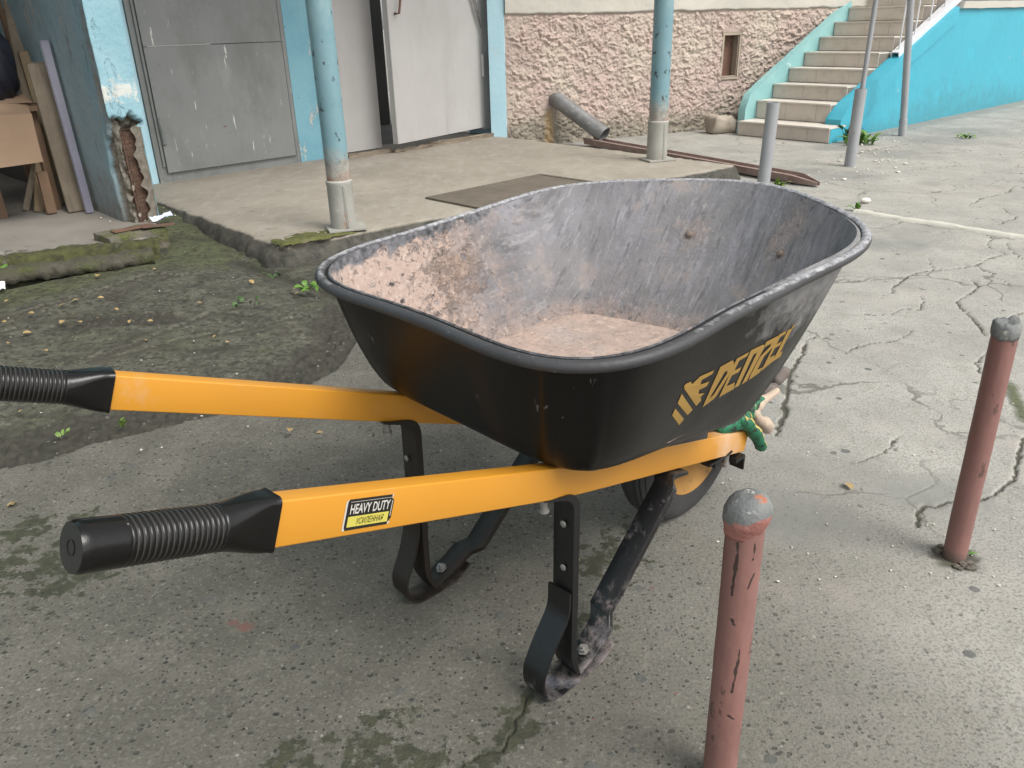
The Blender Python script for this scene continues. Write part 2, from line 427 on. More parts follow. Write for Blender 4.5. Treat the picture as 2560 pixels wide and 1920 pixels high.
    obj('yard_ground', V, [(0, 1, 2, 3)], M_YARD, kind='structure')

ROT = (0, 0, .6)
M_GROUND = mat('asphalt', (.108, .102, .083), (.083, .079, .064), 2.2, rough=.86, bump=.0016, bscale=260, roughvar=.1, layers=[
    dict(kind='attr', attr='worn_lit', lo=.0, hi=1.0, color=(.375, .364, .328), color2=(.292, .284, .256), cscale=3.2),  # yard wear and the right side's painted-in daylight share this pale tone
    dict(kind='noise', scale=6, lo=.45, hi=.72, color=(.165, .155, .128), amount=.7, mask='!worn_lit'),
    dict(kind='noise', scale=11, lo=.52, hi=.72, color=(.26, .248, .212), amount=.6, mask='worn_lit'),
    dict(kind='noise', scale=170, lo=.50, hi=.60, color=(.050, .047, .039), amount=.45, detail=4),
    dict(kind='noise', scale=120, lo=.55, hi=.64, color=(.25, .24, .205), amount=.36, detail=4),
    dict(kind='noise', scale=34, lo=.54, hi=.70, color=(.165, .157, .13), amount=.4, detail=5),
    dict(kind='chips', scale=66, share=.28, size=.27, size0=.06, color=(.020, .020, .018), color2=(.060, .062, .054), amount=.95, stretch=(1, 1.35, 1), h=-.0018, mask='!worn_lit'),
    dict(kind='chips', scale=66, share=.15, size=.26, size0=.06, clus=5, color=(.055, .054, .048), color2=(.12, .118, .105), amount=.7, stretch=(1, 1.3, 1), h=-.0014),
    dict(kind='chips', scale=135, share=.28, size=.27, size0=.09, color=(.026, .025, .022), amount=.9, mask='!worn_lit', h=-.0008),
    dict(kind='chips', scale=90, share=.06, size=.22, size0=.06, color=(.22, .21, .18), color2=(.36, .34, .30), amount=.7, h=.001),
    dict(kind='chips', scale=30, share=.07, size=.26, size0=.06, color=(.055, .062, .062), color2=(.11, .11, .10), amount=.85, h=.001),
    dict(kind='chips', scale=48, share=.05, size=.18, size0=.0, color=(.55, .51, .44), color2=(.42, .40, .35), amount=.7, mask='worn_lit', h=.0012),
    dict(kind='chips', scale=40, share=.10, size=.24, size0=.06, color=(.15, .145, .125), amount=.6, mask='worn_lit', h=-.001),
    dict(kind='noise', scale=1.9, lo=.54, hi=.66, color=(.185, .183, .160), amount=.55, mask='worn_lit'),
    dict(kind='noise', scale=2.6, lo=.55, hi=.68, color=(.37, .33, .295), amount=.5, mask='worn_lit'),
    dict(kind='crackle', scale=1.7, w=.011, color=(.10, .098, .08), amount=.8, mask='worn_lit', h=-.002),
    dict(kind='attr', attr='damp', scale=9, jit=1.0, lo=.35, hi=.75, color=(.175, .178, .163), color2=(.225, .225, .205), cscale=8, amount=.85),
    dict(kind='attr', attr='old', scale=7, jit=.7, lo=.25, hi=.75, color=(.088, .087, .063), color2=(.056, .056, .042), cscale=9),
    dict(kind='attr', attr='moss', scale=13, jit=1.0, lo=.42, hi=.95, color=(.080, .092, .034), color2=(.052, .062, .024), cscale=30, h=.003, amount=.9),
    dict(kind='noise', scale=70, lo=.53, hi=.63, color=(.165, .152, .115), amount=.7, mask='old', detail=5),
    dict(kind='noise', scale=45, lo=.50, hi=.60, color=(.020, .018, .012), amount=.8, mask='old', detail=6),
    dict(kind='noise', scale=5, lo=.50, hi=.66, color=(.030, .027, .018), amount=.75, mask='old', stretch=(1, 1.8, 1, (0, 0, .35))),
    dict(kind='chips', scale=55, share=.24, size=.26, size0=.07, color=(.17, .16, .13), color2=(.10, .095, .08), amount=.8, mask='old', h=.002),
    dict(kind='attr', attr='gravel', scale=22, jit=.9, lo=.35, hi=.75, color=(.026, .024, .018), color2=(.048, .044, .032), cscale=40),
    dict(kind='chips', scale=48, share=.40, size=.26, size0=.06, color=(.085, .082, .068), color2=(.17, .16, .135), amount=.8, mask='gravel', h=.004),
    dict(kind='noise', scale=70, lo=.55, hi=.66, color=(.030, .030, .014), amount=.6, mask='moss', detail=4),
    dict(kind='attr', attr='crack', scale=40, jit=.7, lo=.15, hi=.6, color=(.010, .009, .006), mask='old'),
    dict(kind='noise', scale=3.2, lo=.55, hi=.68, color=(.033, .028, .020), amount=.6, mask='old'),
    dict(kind='attr', attr='stain', scale=24, jit=2.0, lo=.50, hi=.60, color=(.026, .027, .017), color2=(.050, .052, .027), cscale=40, rough=.6, amount=.93),
    dict(kind='attr', attr='redmark', scale=40, jit=1.5, lo=.62, hi=.95, color=(.17, .055, .045), amount=.6),
    dict(kind='attr', attr='crack', scale=60, jit=.5, lo=.25, hi=.8, color=(.052, .049, .040), color2=(.075, .073, .048), cscale=14, rough=.95, amount=.92),
])
M_YARD = mat('yard_asphalt', (.22, .21, .185), (.18, .17, .15), 1.5, rough=.9, bump=.002, bscale=90)
M_SLAB = mat('slab_concrete', (.315, .280, .228), (.24, .213, .172), 1.8, rough=.86, bump=.003, bscale=70, layers=[
    dict(kind='noise', scale=9, lo=.48, hi=.72, color=(.355, .325, .28), amount=.7, stretch=(1.5, .6, 1)),
    dict(kind='noise', scale=22, lo=.60, hi=.68, color=(.17, .15, .125), amount=.8, stretch=(.45, 1.5, 1, (0, 0, .75)), h=-.002),
    dict(kind='noise', scale=120, lo=.58, hi=.72, color=(.14, .125, .105), amount=.5),
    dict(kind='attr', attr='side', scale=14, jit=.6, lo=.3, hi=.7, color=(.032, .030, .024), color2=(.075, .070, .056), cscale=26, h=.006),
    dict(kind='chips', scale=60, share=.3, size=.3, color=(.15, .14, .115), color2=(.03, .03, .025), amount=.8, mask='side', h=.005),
    dict(kind='attr', attr='mossy', scale=16, jit=.55, lo=.4, hi=.62, color=(.15, .165, .03), color2=(.095, .115, .025), cscale=18, h=.006),
])
M_MOSS = mat('moss', (.12, .135, .028), (.07, .082, .02), 22, rough=.95, bump=.01, bscale=120)
build_ground()

# ------------------------------------------------------------------ entrance slab in front of the doors
ZS = .10
A_ = G(365, 494, ZS)[:2]; B_ = G(700, 616, ZS)[:2]; R_ = G(1861, 412, ZS)[:2]; C_ = G(1268, 341, ZS)[:2]
DL = G(400, 458, ZS)[:2]                                   # foot of the left door frame
FD = np.array([math.cos(math.radians(44)), math.sin(math.radians(44))]); FN = np.array([FD[1], -FD[0]])
def FP(s, z, n=0.0): return np.array([DL[0] + FD[0] * s + FN[0] * n, DL[1] + FD[1] * s + FN[1] * n, z])
def FS(px, py, n=0.0):
    p = PL(px, py, FP(0, 0, n), (FN[0], FN[1], 0)); d = p[:2] - DL
    return np.array([d @ FD, p[2]])
def build_slab():
    def seg(a, b, n): return [a + (b - a) * k / n for k in range(n)]
    r1 = R_ + (B_ - R_) / np.linalg.norm(B_ - R_) * .12; r2 = R_ + (C_ - R_) / np.linalg.norm(C_ - R_) * .12
    back1 = FP(2.93, 0, -.3)[:2]; back0 = FP(-.7, 0, -.3)[:2]
    loop = seg(A_, B_, 60) + seg(B_, r1, 130)
    loop += [r1 + (R_ - r1) * 2 * t * (1 - t) + (r2 - r1) * t * t for t in np.linspace(0, 1, 10)[:-1]]
    loop += seg(r2, C_, 90) + seg(C_, back1, 10) + seg(back1, back0, 40) + seg(back0, A_, 10)
    P = np.array(loop); n = len(P); cen = np.mean([A_, B_, R_, C_, back1, back0], 0)
    for _ in range(3): P = (np.roll(P, 1, 0) + 2 * P + np.roll(P, -1, 0)) / 4
    t = np.roll(P, -1, 0) - np.roll(P, 1, 0); nn = np.stack([t[:, 1], -t[:, 0]], -1)
    for _ in range(6): nn = (np.roll(nn, 1, 0) + 2 * nn + np.roll(nn, -1, 0)) / 4
    nn /= np.linalg.norm(nn, axis=1)[:, None]
    if ((P - cen) * nn).sum(1).mean() < 0: nn = -nn
    w = fbm(P[:, 0] * 9, P[:, 1] * 9, 4, 5) - .5; w2 = fbm(P[:, 0] * 22, P[:, 1] * 22, 4, 6) - .5
    # corner under the blue post is worn and rounded
    cr = np.exp(-(np.linalg.norm(P - B_, axis=1) / .35) ** 2)
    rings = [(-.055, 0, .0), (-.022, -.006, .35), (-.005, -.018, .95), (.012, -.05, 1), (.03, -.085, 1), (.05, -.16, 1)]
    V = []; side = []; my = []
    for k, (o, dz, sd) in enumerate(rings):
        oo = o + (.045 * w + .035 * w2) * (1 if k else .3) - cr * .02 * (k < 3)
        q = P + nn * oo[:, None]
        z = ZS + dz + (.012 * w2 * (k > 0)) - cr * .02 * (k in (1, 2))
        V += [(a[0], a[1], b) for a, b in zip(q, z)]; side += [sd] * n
    V = np.array(V)
    F = []
    for k in range(len(rings) - 1):
        for i in range(n):
            a = k * n + i; b = k * n + (i + 1) % n; F.append((a, a + n, b + n, b))
    # top: rings drawn in towards the middle of the (convex) outline
    base = V[:n]; off = len(V); TV = []; fr = (.93, .8, .62, .44, .26, .1)
    for f in fr: TV.append(np.stack([cen[0] + (base[:, 0] - cen[0]) * f, cen[1] + (base[:, 1] - cen[1]) * f, np.full(n, ZS + .0006 * (1 - f))], -1))
    tv = np.concatenate(TV); tf = []
    for k in range(len(fr)):
        p0 = 0 if k == 0 else off + (k - 1) * n; p1 = off + k * n
        tf += [(p0 + i, p0 + (i + 1) % n, p1 + (i + 1) % n, p1 + i) for i in range(n)]
    tf.append(tuple(off + (len(fr) - 1) * n + i for i in range(n)))
    V = np.concatenate([V, tv]); side += [0] * len(tv); side = np.array(side)
    mc = G(765, 598, ZS)[:2]; mc2 = G(830, 640, ZS)[:2]
    dm = np.minimum(np.hypot((V[:, 0] - mc[0]) / .30, (V[:, 1] - mc[1]) / .17), np.hypot((V[:, 0] - mc2[0]) / .3, (V[:, 1] - mc2[1]) / .12))
    o = obj('entrance_slab', V, F + tf, M_SLAB, smooth=True, kind='structure', sharp=50,
            attrs={'side': side, 'mossy': np.clip(1.25 - dm * .75, 0, 1) * .0 + 0})
    # moss cushion on the corner: low mound with its own relief
    NN = 60; a = np.linspace(-1, 1, NN); X, Y = np.meshgrid(a, a); ax = (R_ - B_) / np.linalg.norm(R_ - B_); ay = np.array([-ax[1], ax[0]])
    cx = G(775, 592, ZS)[:2]
    U = cx[0] + X * .23 * ax[0] + Y * .15 * ay[0]; W = cx[1] + X * .23 * ax[1] + Y * .15 * ay[1]
    rr = np.hypot(X, Y) + .5 * (fbm(U * 11, W * 11, 4, 9) - .5)
    ei = np.minimum(polydist(U, W, [B_, R_]), polydist(U, W, [A_, B_])); isin = inside(U, W, [A_, B_, R_, C_, back0])
    drop = np.where(isin, sstep(.035, .008, ei) * .02, .05)
    Z = ZS - .005 + .011 * np.clip(1 - rr, -.5, 1) + .010 * (fbm(U * 50, W * 50, 3, 10) - .5) * (rr < .95) - drop
    zz = Z.ravel(); obj('moss_patch', np.stack([U.ravel(), W.ravel(), zz], -1), [f for f in grid_faces(NN, NN) if max(zz[i] for i in f) > ZS - .004], M_MOSS2, smooth=True, kind='stuff')
M_MOSS2 = mat('moss_cushion', (.125, .128, .034), (.075, .080, .024), 16, rough=.95, bump=.012, bscale=90, layers=[
    dict(kind='noise', scale=26, lo=.56, hi=.7, color=(.05, .042, .02), amount=.8), dict(kind='noise', scale=9, lo=.55, hi=.68, color=(.17, .15, .095), amount=.8)])
build_slab()
# sunken steel hatch lid
h0 = G(1082, 497, ZS)[:2]; h1 = G(1352, 441, ZS)[:2]; hx = (h1 - h0); hl = np.linalg.norm(hx); hx /= hl; hy = np.array([hx[1], -hx[0]])
M_HATCH = mat('rusty_plate', (.135, .112, .085), (.10, .083, .063), 6, rough=.8, bump=.002, bscale=130, layers=[
    dict(kind='noise', scale=40, lo=.5, hi=.7, color=(.20, .175, .14), amount=.6, stretch=(.3, 2, 1, (0, 0, .78)))])
hr = empty('floor_hatch', (*(h0 + hx * hl / 2 + hy * .33), ZS)); tag(hr, 'brown rusted square hatch lid let into the entrance slab behind the wheelbarrow', 'hatch')
Rh = np.array([[hx[0], -hy[0], 0], [hx[1], -hy[1], 0], [0, 0, 1]])
bm = bmesh.new(); add_box(bm, (0, 0, .003), (hl, .66, .010), Rh, .002); bmobj('lid', bm, M_HATCH, hr)
bm = bmesh.new(); 
for c, s in (((0, .345), (hl + .06, .03)), ((0, -.345), (hl + .06, .03)), ((hl / 2 + .015, 0), (.03, .66)), ((-hl / 2 - .015, 0), (.03, .66))):
    p = Rh @ np.array([c[0], c[1], 0]); add_box(bm, (p[0], p[1], .004), (s[0], s[1], .016), Rh, .003)
bmobj('hatch_frame', bm, M_HATCH, hr)
# ------------------------------------------------------------------ painted walls
PAINT_BLUE = (.13, .36, .46)
M_BLUE = mat('blue_paint', (.18, .37, .435), (.125, .305, .385), 3.2, rough=.6, bump=.004, bscale=35, layers=[
    dict(kind='noise', scale=1.6, lo=.5, hi=.62, color=(.30, .52, .52), amount=.6),
    dict(kind='noise', scale=5.5, lo=.60, hi=.615, color=(.46, .48, .43), color2=(.38, .40, .38), cscale=20, amount=.95, h=-.002, stretch=(1, 1, .45)),
    dict(kind='noise', scale=38, lo=.66, hi=.69, color=(.12, .16, .17), amount=.8)])
M_PALEBLUE = mat('pale_blue_paint', (.46, .68, .76), (.40, .62, .71), 2.5, rough=.6, bump=.003, bscale=30, layers=[
    dict(kind='noise', scale=6, lo=.6, hi=.64, color=(.45, .62, .66), amount=.9),
    dict(kind='noise', scale=30, lo=.68, hi=.7, color=(.2, .24, .26), amount=.8)])
M_JAMB = mat('shabby_blue_plaster', (.19, .30, .345), (.225, .30, .325), 3, rough=.75, bump=.006, bscale=30, layers=[
    dict(kind='noise', scale=3, lo=.45, hi=.7, color=(.27, .325, .34), amount=.8, stretch=(1, 1, .5)),
    dict(kind='noise', scale=9, lo=.56, hi=.66, color=(.10, .15, .175), amount=.7, stretch=(1.2, 1.2, .4)),
    dict(kind='noise', scale=6.5, lo=.61, hi=.625, color=(.37, .355, .31), color2=(.30, .29, .25), amount=.95, stretch=(1.4, 1.4, .45), h=-.003),
    dict(kind='noise', scale=34, lo=.67, hi=.70, color=(.07, .09, .10), amount=.9, stretch=(1, 1, .5)),
    dict(kind='attr', attr='front', lo=.3, hi=.7, color=(.21, .39, .455), color2=(.28, .455, .515), cscale=5),
    dict(kind='attr', attr='bare', scale=15, jit=1.1, lo=.5, hi=.6, color=(.62, .63, .58), color2=(.50, .53, .50), cscale=12),
    dict(kind='attr', attr='dirty', scale=12, jit=.8, lo=.4, hi=.8, color=(.14, .145, .135), color2=(.20, .20, .18), cscale=20),
    dict(kind='attr', attr='broken', scale=16, jit=.35, lo=.35, hi=.6, color=(.115, .10, .075), color2=(.21, .19, .155), cscale=28, h=.006)])
M_WALL = mat('plaster', (.50, .47, .41), (.42, .40, .35), 1.2, rough=.85, bump=.004, bscale=25)
M_DARK = mat('garage_interior', (.10, .09, .08), (.07, .065, .06), 2, rough=.9)
M_GARFLOOR = mat('garage_floor_concrete', (.245, .225, .195), (.19, .175, .152), 2.5, rough=.9, bump=.003, bscale=60, layers=[
    dict(kind='noise', scale=12, lo=.6, hi=.72, color=(.12, .11, .095), amount=.7),
    dict(kind='chips', scale=26, share=.05, size=.16, color=(.45, .42, .37), amount=.6),
    dict(kind='attr', attr='moss', scale=11, jit=1.8, lo=.55, hi=.85, color=(.070, .076, .020), color2=(.030, .030, .013), cscale=26, h=.010)])

# coordinates of the facade
sL1 = FS(400, 458)[0]; sR1 = FS(752, 407)[0]
sL2 = FS(814, 392)[0]; sGapL = FS(957, 374)[0]; sH2 = FS(1203, 325)[0]; sR2 = FS(1229, 338)[0]
nC = (C_ - DL) @ FN; sC = (C_ - DL) @ FD
PC = G(332, 566, .07)[:2]; sP = (PC - DL) @ FD; nP = (PC - DL) @ FN
PW = .17
HT = 7.0
TOPD = 2.12
def wall_box(name, s0, s1, z0, z1, n0, n1, m, parent=None, kind=None):
    bm = bmesh.new()
    c = FP((s0 + s1) / 2, (z0 + z1) / 2, (n0 + n1) / 2)
    add_box(bm, c, (s1 - s0, n1 - n0, z1 - z0), np.array([[FD[0], FN[0], 0], [FD[1], FN[1], 0], [0, 0, 1]]))
    return bmobj(name, bm, m, parent)
bld = empty('apartment_building', FP(0, 0)); tag(bld, 'old building with blue painted entrance front, grey metal doors and pink roughcast base', 'building')
def under(o, parent):                                       # parent without moving
    o.parent = parent; o.matrix_parent_inverse = Matrix.Translation(parent.location).inverted() if parent.rotation_euler.z == 0 else (Matrix.Translation(parent.location) @ Matrix.Rotation(parent.rotation_euler.z, 4, 'Z')).inverted()
    return o
for a0, a1, z0, z1, mm in ((sP + .05, sL1 - .003, 0, HT, M_PALEBLUE), (sR1 + .003, sL2 - .003, 0, HT, M_BLUE), (sL1, sR1, TOPD, HT, M_BLUE), (sL2, sR2, TOPD, HT, M_BLUE)):
    under(wall_box('wall', a0, a1, z0, z1, -.30, 0, mm), bld)
# pier at the right end: its left return faces the doors
pl_ = np.array([G(1229, 339, ZS)[0], C_[1] + .005]); pq = [pl_, np.array([C_[0] - .003, C_[1] - .004]), C_ + FD * .45, FP(sR2 + .4, 0, -.3)[:2], FP(sR2 + .003, 0, -.3)[:2], FP(sR2 + .003, 0, .012)[:2]]
V = [(p[0], p[1], z) for z in (0, HT) for p in pq]; k_ = len(pq)
under(obj('wall', V, [(i, (i + 1) % k_, k_ + (i + 1) % k_, k_ + i) for i in range(k_)], M_PALEBLUE), bld)
# dark lobby behind the half open door
under(wall_box('lobby_wall', sL2, sR2, 0, TOPD, -1.6, -1.5, M_DARK), bld)
under(wall_box('lobby_floor', sL2, sR2, ZS - .04, ZS - .01, -1.5, -.02, M_DARK), bld)

# ---- the garage corner: jamb facing the opening, narrow blue front with the broken foot
def build_corner():
    us = np.concatenate([np.linspace(-1.5, -.2, 60), np.linspace(-.19, PW, 70), np.linspace(PW + .006, PW + nP, 20)])
    zs = np.concatenate([np.linspace(.0, .85, 130), np.linspace(.87, 3.0, 90)])
    U, Z = np.meshgrid(us, zs)
    s = np.where(U < 0, sP, np.where(U < PW, sP + U, sP + PW)); n = np.where(U < 0, nP + U, np.where(U < PW, nP, nP - (U - PW)))
    ns = np.where(U < 0, -1.0, np.where(U < PW, 0, 1)); nn = np.where((U >= 0) & (U < PW), 1.0, 0)
    e = np.exp(-(U / .012) ** 2); ns = ns * (1 - e) - .7 * e; nn = nn * (1 - e) + .7 * e
    top = .60 + .10 * (fbm(U * 14 + 3, U * 0 + 2, 3, 3) - .5) - .9 * np.clip(np.abs(U - .04) - .06, 0, 1)
    inz = sstep(-.02, .02, top - Z + .05 * (fbm(U * 25, Z * 25, 3, 6) - .5))
    inu = sstep(-.135, -.10, U + .05 * (fbm(Z * 9, Z * 0, 3, 8) - .5)) * (1 - sstep(PW + .03, PW + .06, U))
    b = inz * inu
    rec = b * (.012 + .06 * fbm(U * 26, Z * 26, 5, 12) + .03 * sstep(-.02, .06, U)) * np.where(U > PW, .4, 1)
    rough = .006 * (fbm(U * 7, Z * 7, 4, 15) - .5) + e * .018 * (fbm(Z * 12, Z * 0 + 1, 4, 25) - .5)
    d = rough - rec
    P = np.stack([DL[0] + FD[0] * (s + ns * d) + FN[0] * (n + nn * d), DL[1] + FD[1] * (s + ns * d) + FN[1] * (n + nn * d), Z], -1).reshape(-1, 3)
    front = ((U > -.004) & (U < PW + .2)).astype(float)
    bare = front * (np.exp(-((Z - .74) / .14) ** 2) * .58)
    bare = np.maximum(bare, .42 * np.exp(-((U + .02) / .03) ** 2))
    dirty = (U < 0) * np.maximum(np.clip(1 - Z / .7, 0, 1) * .85, .62 * np.exp(-((U + .03) / .10) ** 2))
    o = obj('wall', P, grid_faces(len(zs), len(us)), M_JAMB, smooth=True,
            attrs={'front': front, 'bare': bare, 'broken': b, 'dirty': dirty}, sharp=60)
    under(o, bld)
    # rusty steel column showing in the broken foot
    bm = bmesh.new(); Rf = np.array([[FD[0], FN[0], 0], [FD[1], FN[1], 0], [0, 0, 1]])
    add_box(bm, FP(sP + .083, .275, nP - .075), (.085, .09, .55), Rf, .006)
    add_box(bm, FP(sP + .052, .265, nP - .026), (.012, .02, .53), Rf, .003)
    add_box(bm, FP(sP + .122, .26, nP - .026), (.012, .03, .52), Rf, .003)
    bmesh.ops.subdivide_edges(bm, edges=[e for e in bm.edges if e.calc_length() > .3], cuts=24)
    for v in bm.verts:
        q = (v.co.x * 37.1 + v.co.z * 61.7, v.co.y * 53.3 + v.co.z * 19)
        k = float(fbm(np.array([v.co.z * 16 + v.co.x * 30]), np.array([v.co.y * 30.0]), 4, 2)[0]) - .5
        v.co.x += FN[0] * k * .020; v.co.y += FN[1] * k * .020
    under(bmobj('rusty_column', bm, mat('flaking_rust', (.115, .066, .042), (.075, .045, .032), 18, rough=.9, bump=.012, bscale=60, layers=[
        dict(kind='noise', scale=20, lo=.60, hi=.66, color=(.42, .36, .29), amount=.8), dict(kind='noise', scale=30, lo=.58, hi=.64, color=(.045, .026, .018), amount=.8)]), smooth=True, sharp=45), bld)
build_corner()
# unseen garage block above the opening, raised and run on leftward to block sky light, its far side, ceiling and inner walls: all dark inside
SO = sP - 3.2
under(wall_box('wall', SO - 5, sP - .002, 2.35, 6.0, nP - .3, nP - .004, M_BLUE), bld)
under(wall_box('unseen_garage_roof', SO - 5, sP + PW, 6.0, 6.12, nP - 4.1, nP + .1, M_WALL), bld)
under(wall_box('wall', SO - 5, SO, 0, 2.35, nP - .3, nP - .004, M_BLUE), bld)
under(wall_box('garage_wall', SO - .2, SO, 0, 2.35, nP - 4.0, nP - .31, M_DARK), bld)
under(wall_box('garage_wall', SO, sP + .1, 0, 2.35, nP - 4.1, nP - 4.0, M_DARK), bld)
under(wall_box('garage_wall', sP + .02, sP + .1, 0, 2.35, nP - 4.0, nP - 1.5, M_DARK), bld)
under(wall_box('garage_ceiling', SO - .2, sP - .002, 2.36, 2.46, nP - 4.1, nP - .31, M_DARK), bld)

# garage floor with its mossy edge, and the kerb beam under it
def build_garage_floor():
    e0 = G(-420, 700, .085)[:2]; e1 = G(395, 606, .085)[:2]
    dx = (e1 - e0); L = np.linalg.norm(dx); dx /= L; dy = np.array([-dx[1], dx[0]])
    us = np.linspace(0, L, 170); vs = np.concatenate([np.linspace(-.02, .5, 60), np.linspace(.55, 3.5, 20)])
    U, Vv = np.meshgrid(us, vs)
    wob = .10 * (fbm(U * 6, U * 0, 5, 4) - .5)
    x = e0[0] + dx[0] * U + dy[0] * (Vv + wob); y = e0[1] + dx[1] * U + dy[1] * (Vv + wob)
    mo = sstep(.22, .03, Vv + .12 * (fbm(U * 5, Vv * 5, 4, 7) - .5)) 
    z = .078 + .012 * (fbm(x * 6, y * 6, 4, 2) - .5) + mo * (.030 * fbm(x * 26, y * 26, 4, 3)) - sstep(.03, -.02, Vv) * .10
    obj('garage_floor', np.stack([x.ravel(), y.ravel(), z.ravel()], -1), grid_faces(len(vs), len(us)), M_GARFLOOR, smooth=True, kind='structure', attrs={'moss': mo})
    # beam in front, a little lower, dark gap under it
    k0 = G(-420, 745, .05)[:2]; k1 = G(383, 634, .06)[:2]
    dx = (k1 - k0); L = np.linalg.norm(dx); dx /= L; dy = np.array([-dx[1], dx[0]])
    prof = [(.10, .052), (.02, .056), (-.012, .050), (-.024, .03), (-.022, .004), (.0, -.004), (.05, -.01)]
    us = np.linspace(0, L, 220); V = []
    for j, (pv, pz) in enumerate(prof):
        w = fbm(us * 7, us * 0 + j * .35, 4, 14) - .5; w2 = fbm(us * 30, us * 0 + j, 3, 16) - .5
        end = np.exp(-((us - L) / .08) ** 2) * .02
        pz2 = pz + .034 * w * (j < 4) + .016 * w2 + .012; pv2 = pv + .026 * w2 + .030 * w
        V += [(k0[0] + dx[0] * u + dy[0] * a, k0[1] + dx[1] * u + dy[1] * a, b) for u, a, b in zip(us, pv2, pz2)]
    kb = obj('kerb_beam', V, grid_faces(len(prof), len(us)), mat('mossy_concrete', (.085, .078, .056), (.05, .046, .032), 12, rough=.95, bump=.01, bscale=60, layers=[
        dict(kind='noise', scale=7, lo=.46, hi=.62, color=(.075, .085, .022), color2=(.042, .048, .018), cscale=30, amount=.9, h=.006),
        dict(kind='noise', scale=30, lo=.6, hi=.7, color=(.03, .026, .02), amount=.8)]), smooth=True, kind='structure')
build_garage_floor()

# ---- steel doors
M_DOOR = mat('grey_door_paint', (.205, .212, .205), (.175, .182, .178), 2.0, rough=.5, bump=.001, bscale=40, layers=[
    dict(kind='noise', scale=30, lo=.70, hi=.72, color=(.50, .50, .46), amount=.8, stretch=(1.6, 1.6, .5)),
    dict(kind='noise', scale=40, lo=.665, hi=.69, color=(.085, .085, .08), amount=.8),
    dict(kind='noise', scale=13, lo=.655, hi=.68, color=(.60, .60, .55), amount=.85, stretch=(2.2, 2.2, .35)),
    dict(kind='noise', scale=7, lo=.62, hi=.75, color=(.27, .27, .25), amount=.6, stretch=(1, 1, .3)),
    dict(kind='noise', scale=2.6, lo=.47, hi=.64, color=(.135, .14, .130), amount=.85, stretch=(1, 1, .5)),
    dict(kind='noise', scale=9, lo=.60, hi=.68, color=(.14, .135, .12), amount=.55, stretch=(3, 3, .22)),
    dict(kind='noise', scale=20, lo=.68, hi=.70, color=(.13, .07, .04), amount=.8)])
M_DOOR2 = mat('pale_grey_door_paint', (.46, .445, .43), (.41, .395, .38), 1.6, rough=.5, bump=.001, bscale=40, layers=[
    dict(kind='noise', scale=5, lo=.685, hi=.70, color=(.16, .155, .145), amount=.7, stretch=(7, 7, .22)),
    dict(kind='noise', scale=26, lo=.69, hi=.72, color=(.13, .12, .11), amount=.7),
    dict(kind='noise', scale=2.4, lo=.5, hi=.7, color=(.36, .345, .325), amount=.7, stretch=(1.5, 1.5, .4))])
M_RUST = mat('rusty_steel', (.16, .085, .055), (.11, .062, .045), 9, rough=.85, bump=.003, bscale=90, layers=[
    dict(kind='noise', scale=16, lo=.55, hi=.68, color=(.26, .19, .16), amount=.6)])
M_OLDWOOD = mat('grey_wood', (.26, .21, .155), (.18, .145, .105), 8, rough=.9, bump=.003, bscale=70, layers=[
    dict(kind='noise', scale=20, lo=.55, hi=.7, color=(.09, .07, .05), amount=.8, stretch=(1, 6, 6))])
FR = np.array([[FD[0], FN[0], 0], [FD[1], FN[1], 0], [0, 0, 1]])
def fbox(bm, s0, s1, z0, z1, n0, n1, bev=.003):
    add_box(bm, FP((s0 + s1) / 2, (z0 + z1) / 2, (n0 + n1) / 2), (s1 - s0, n1 - n0, z1 - z0), FR, bev)
d1 = empty('steel_door', FP((sL1 + sR1) / 2, ZS)); tag(d1, 'scratched dark grey steel door, closed, nearest the broken garage corner', 'door')
bm = bmesh.new(); fw = .085
fbox(bm, sL1, sL1 + fw, ZS, TOPD, -.06, .012); fbox(bm, sR1 - .03, sR1, ZS, TOPD, -.06, .008)
fbox(bm, sL1 + fw, sR1 - .03, ZS, ZS + .085, -.06, .010); fbox(bm, sL1 + fw, sR1 - .03, TOPD - .06, TOPD, -.06, .010)
under(bmobj('door_frame', bm, M_DOOR), d1)
zt = FS(346, 117)[1]
bm = bmesh.new(); fbox(bm, sL1 + fw - .03, sR1 - .045, ZS + .062, zt - .0015, .014, .032); under(bmobj('door_panel', bm, M_DOOR), d1)
bm = bmesh.new(); fbox(bm, sL1 + fw - .03, sR1 - .045, zt + .0015, TOPD - .05, .014, .0315); under(bmobj('door_panel', bm, M_DOOR), d1)
bm = bmesh.new(); fbox(bm, sL1 + .035, sL1 + .052, ZS + .10, TOPD - .03, .012, .022); under(bmobj('frame_strip', bm, M_DOOR), d1)
zh = FS(383, 330)[1]
V, F = lathe([(.006, -.085), (.016, -.08), (.016, -.002), (.012, 0), (.016, .002), (.016, .08), (.006, .085)], 14)
o = obj('hinge', V, F, M_DOOR, smooth=True, sharp=40); o.location = FP(sL1 + .068, zh, .03); under(o, d1)

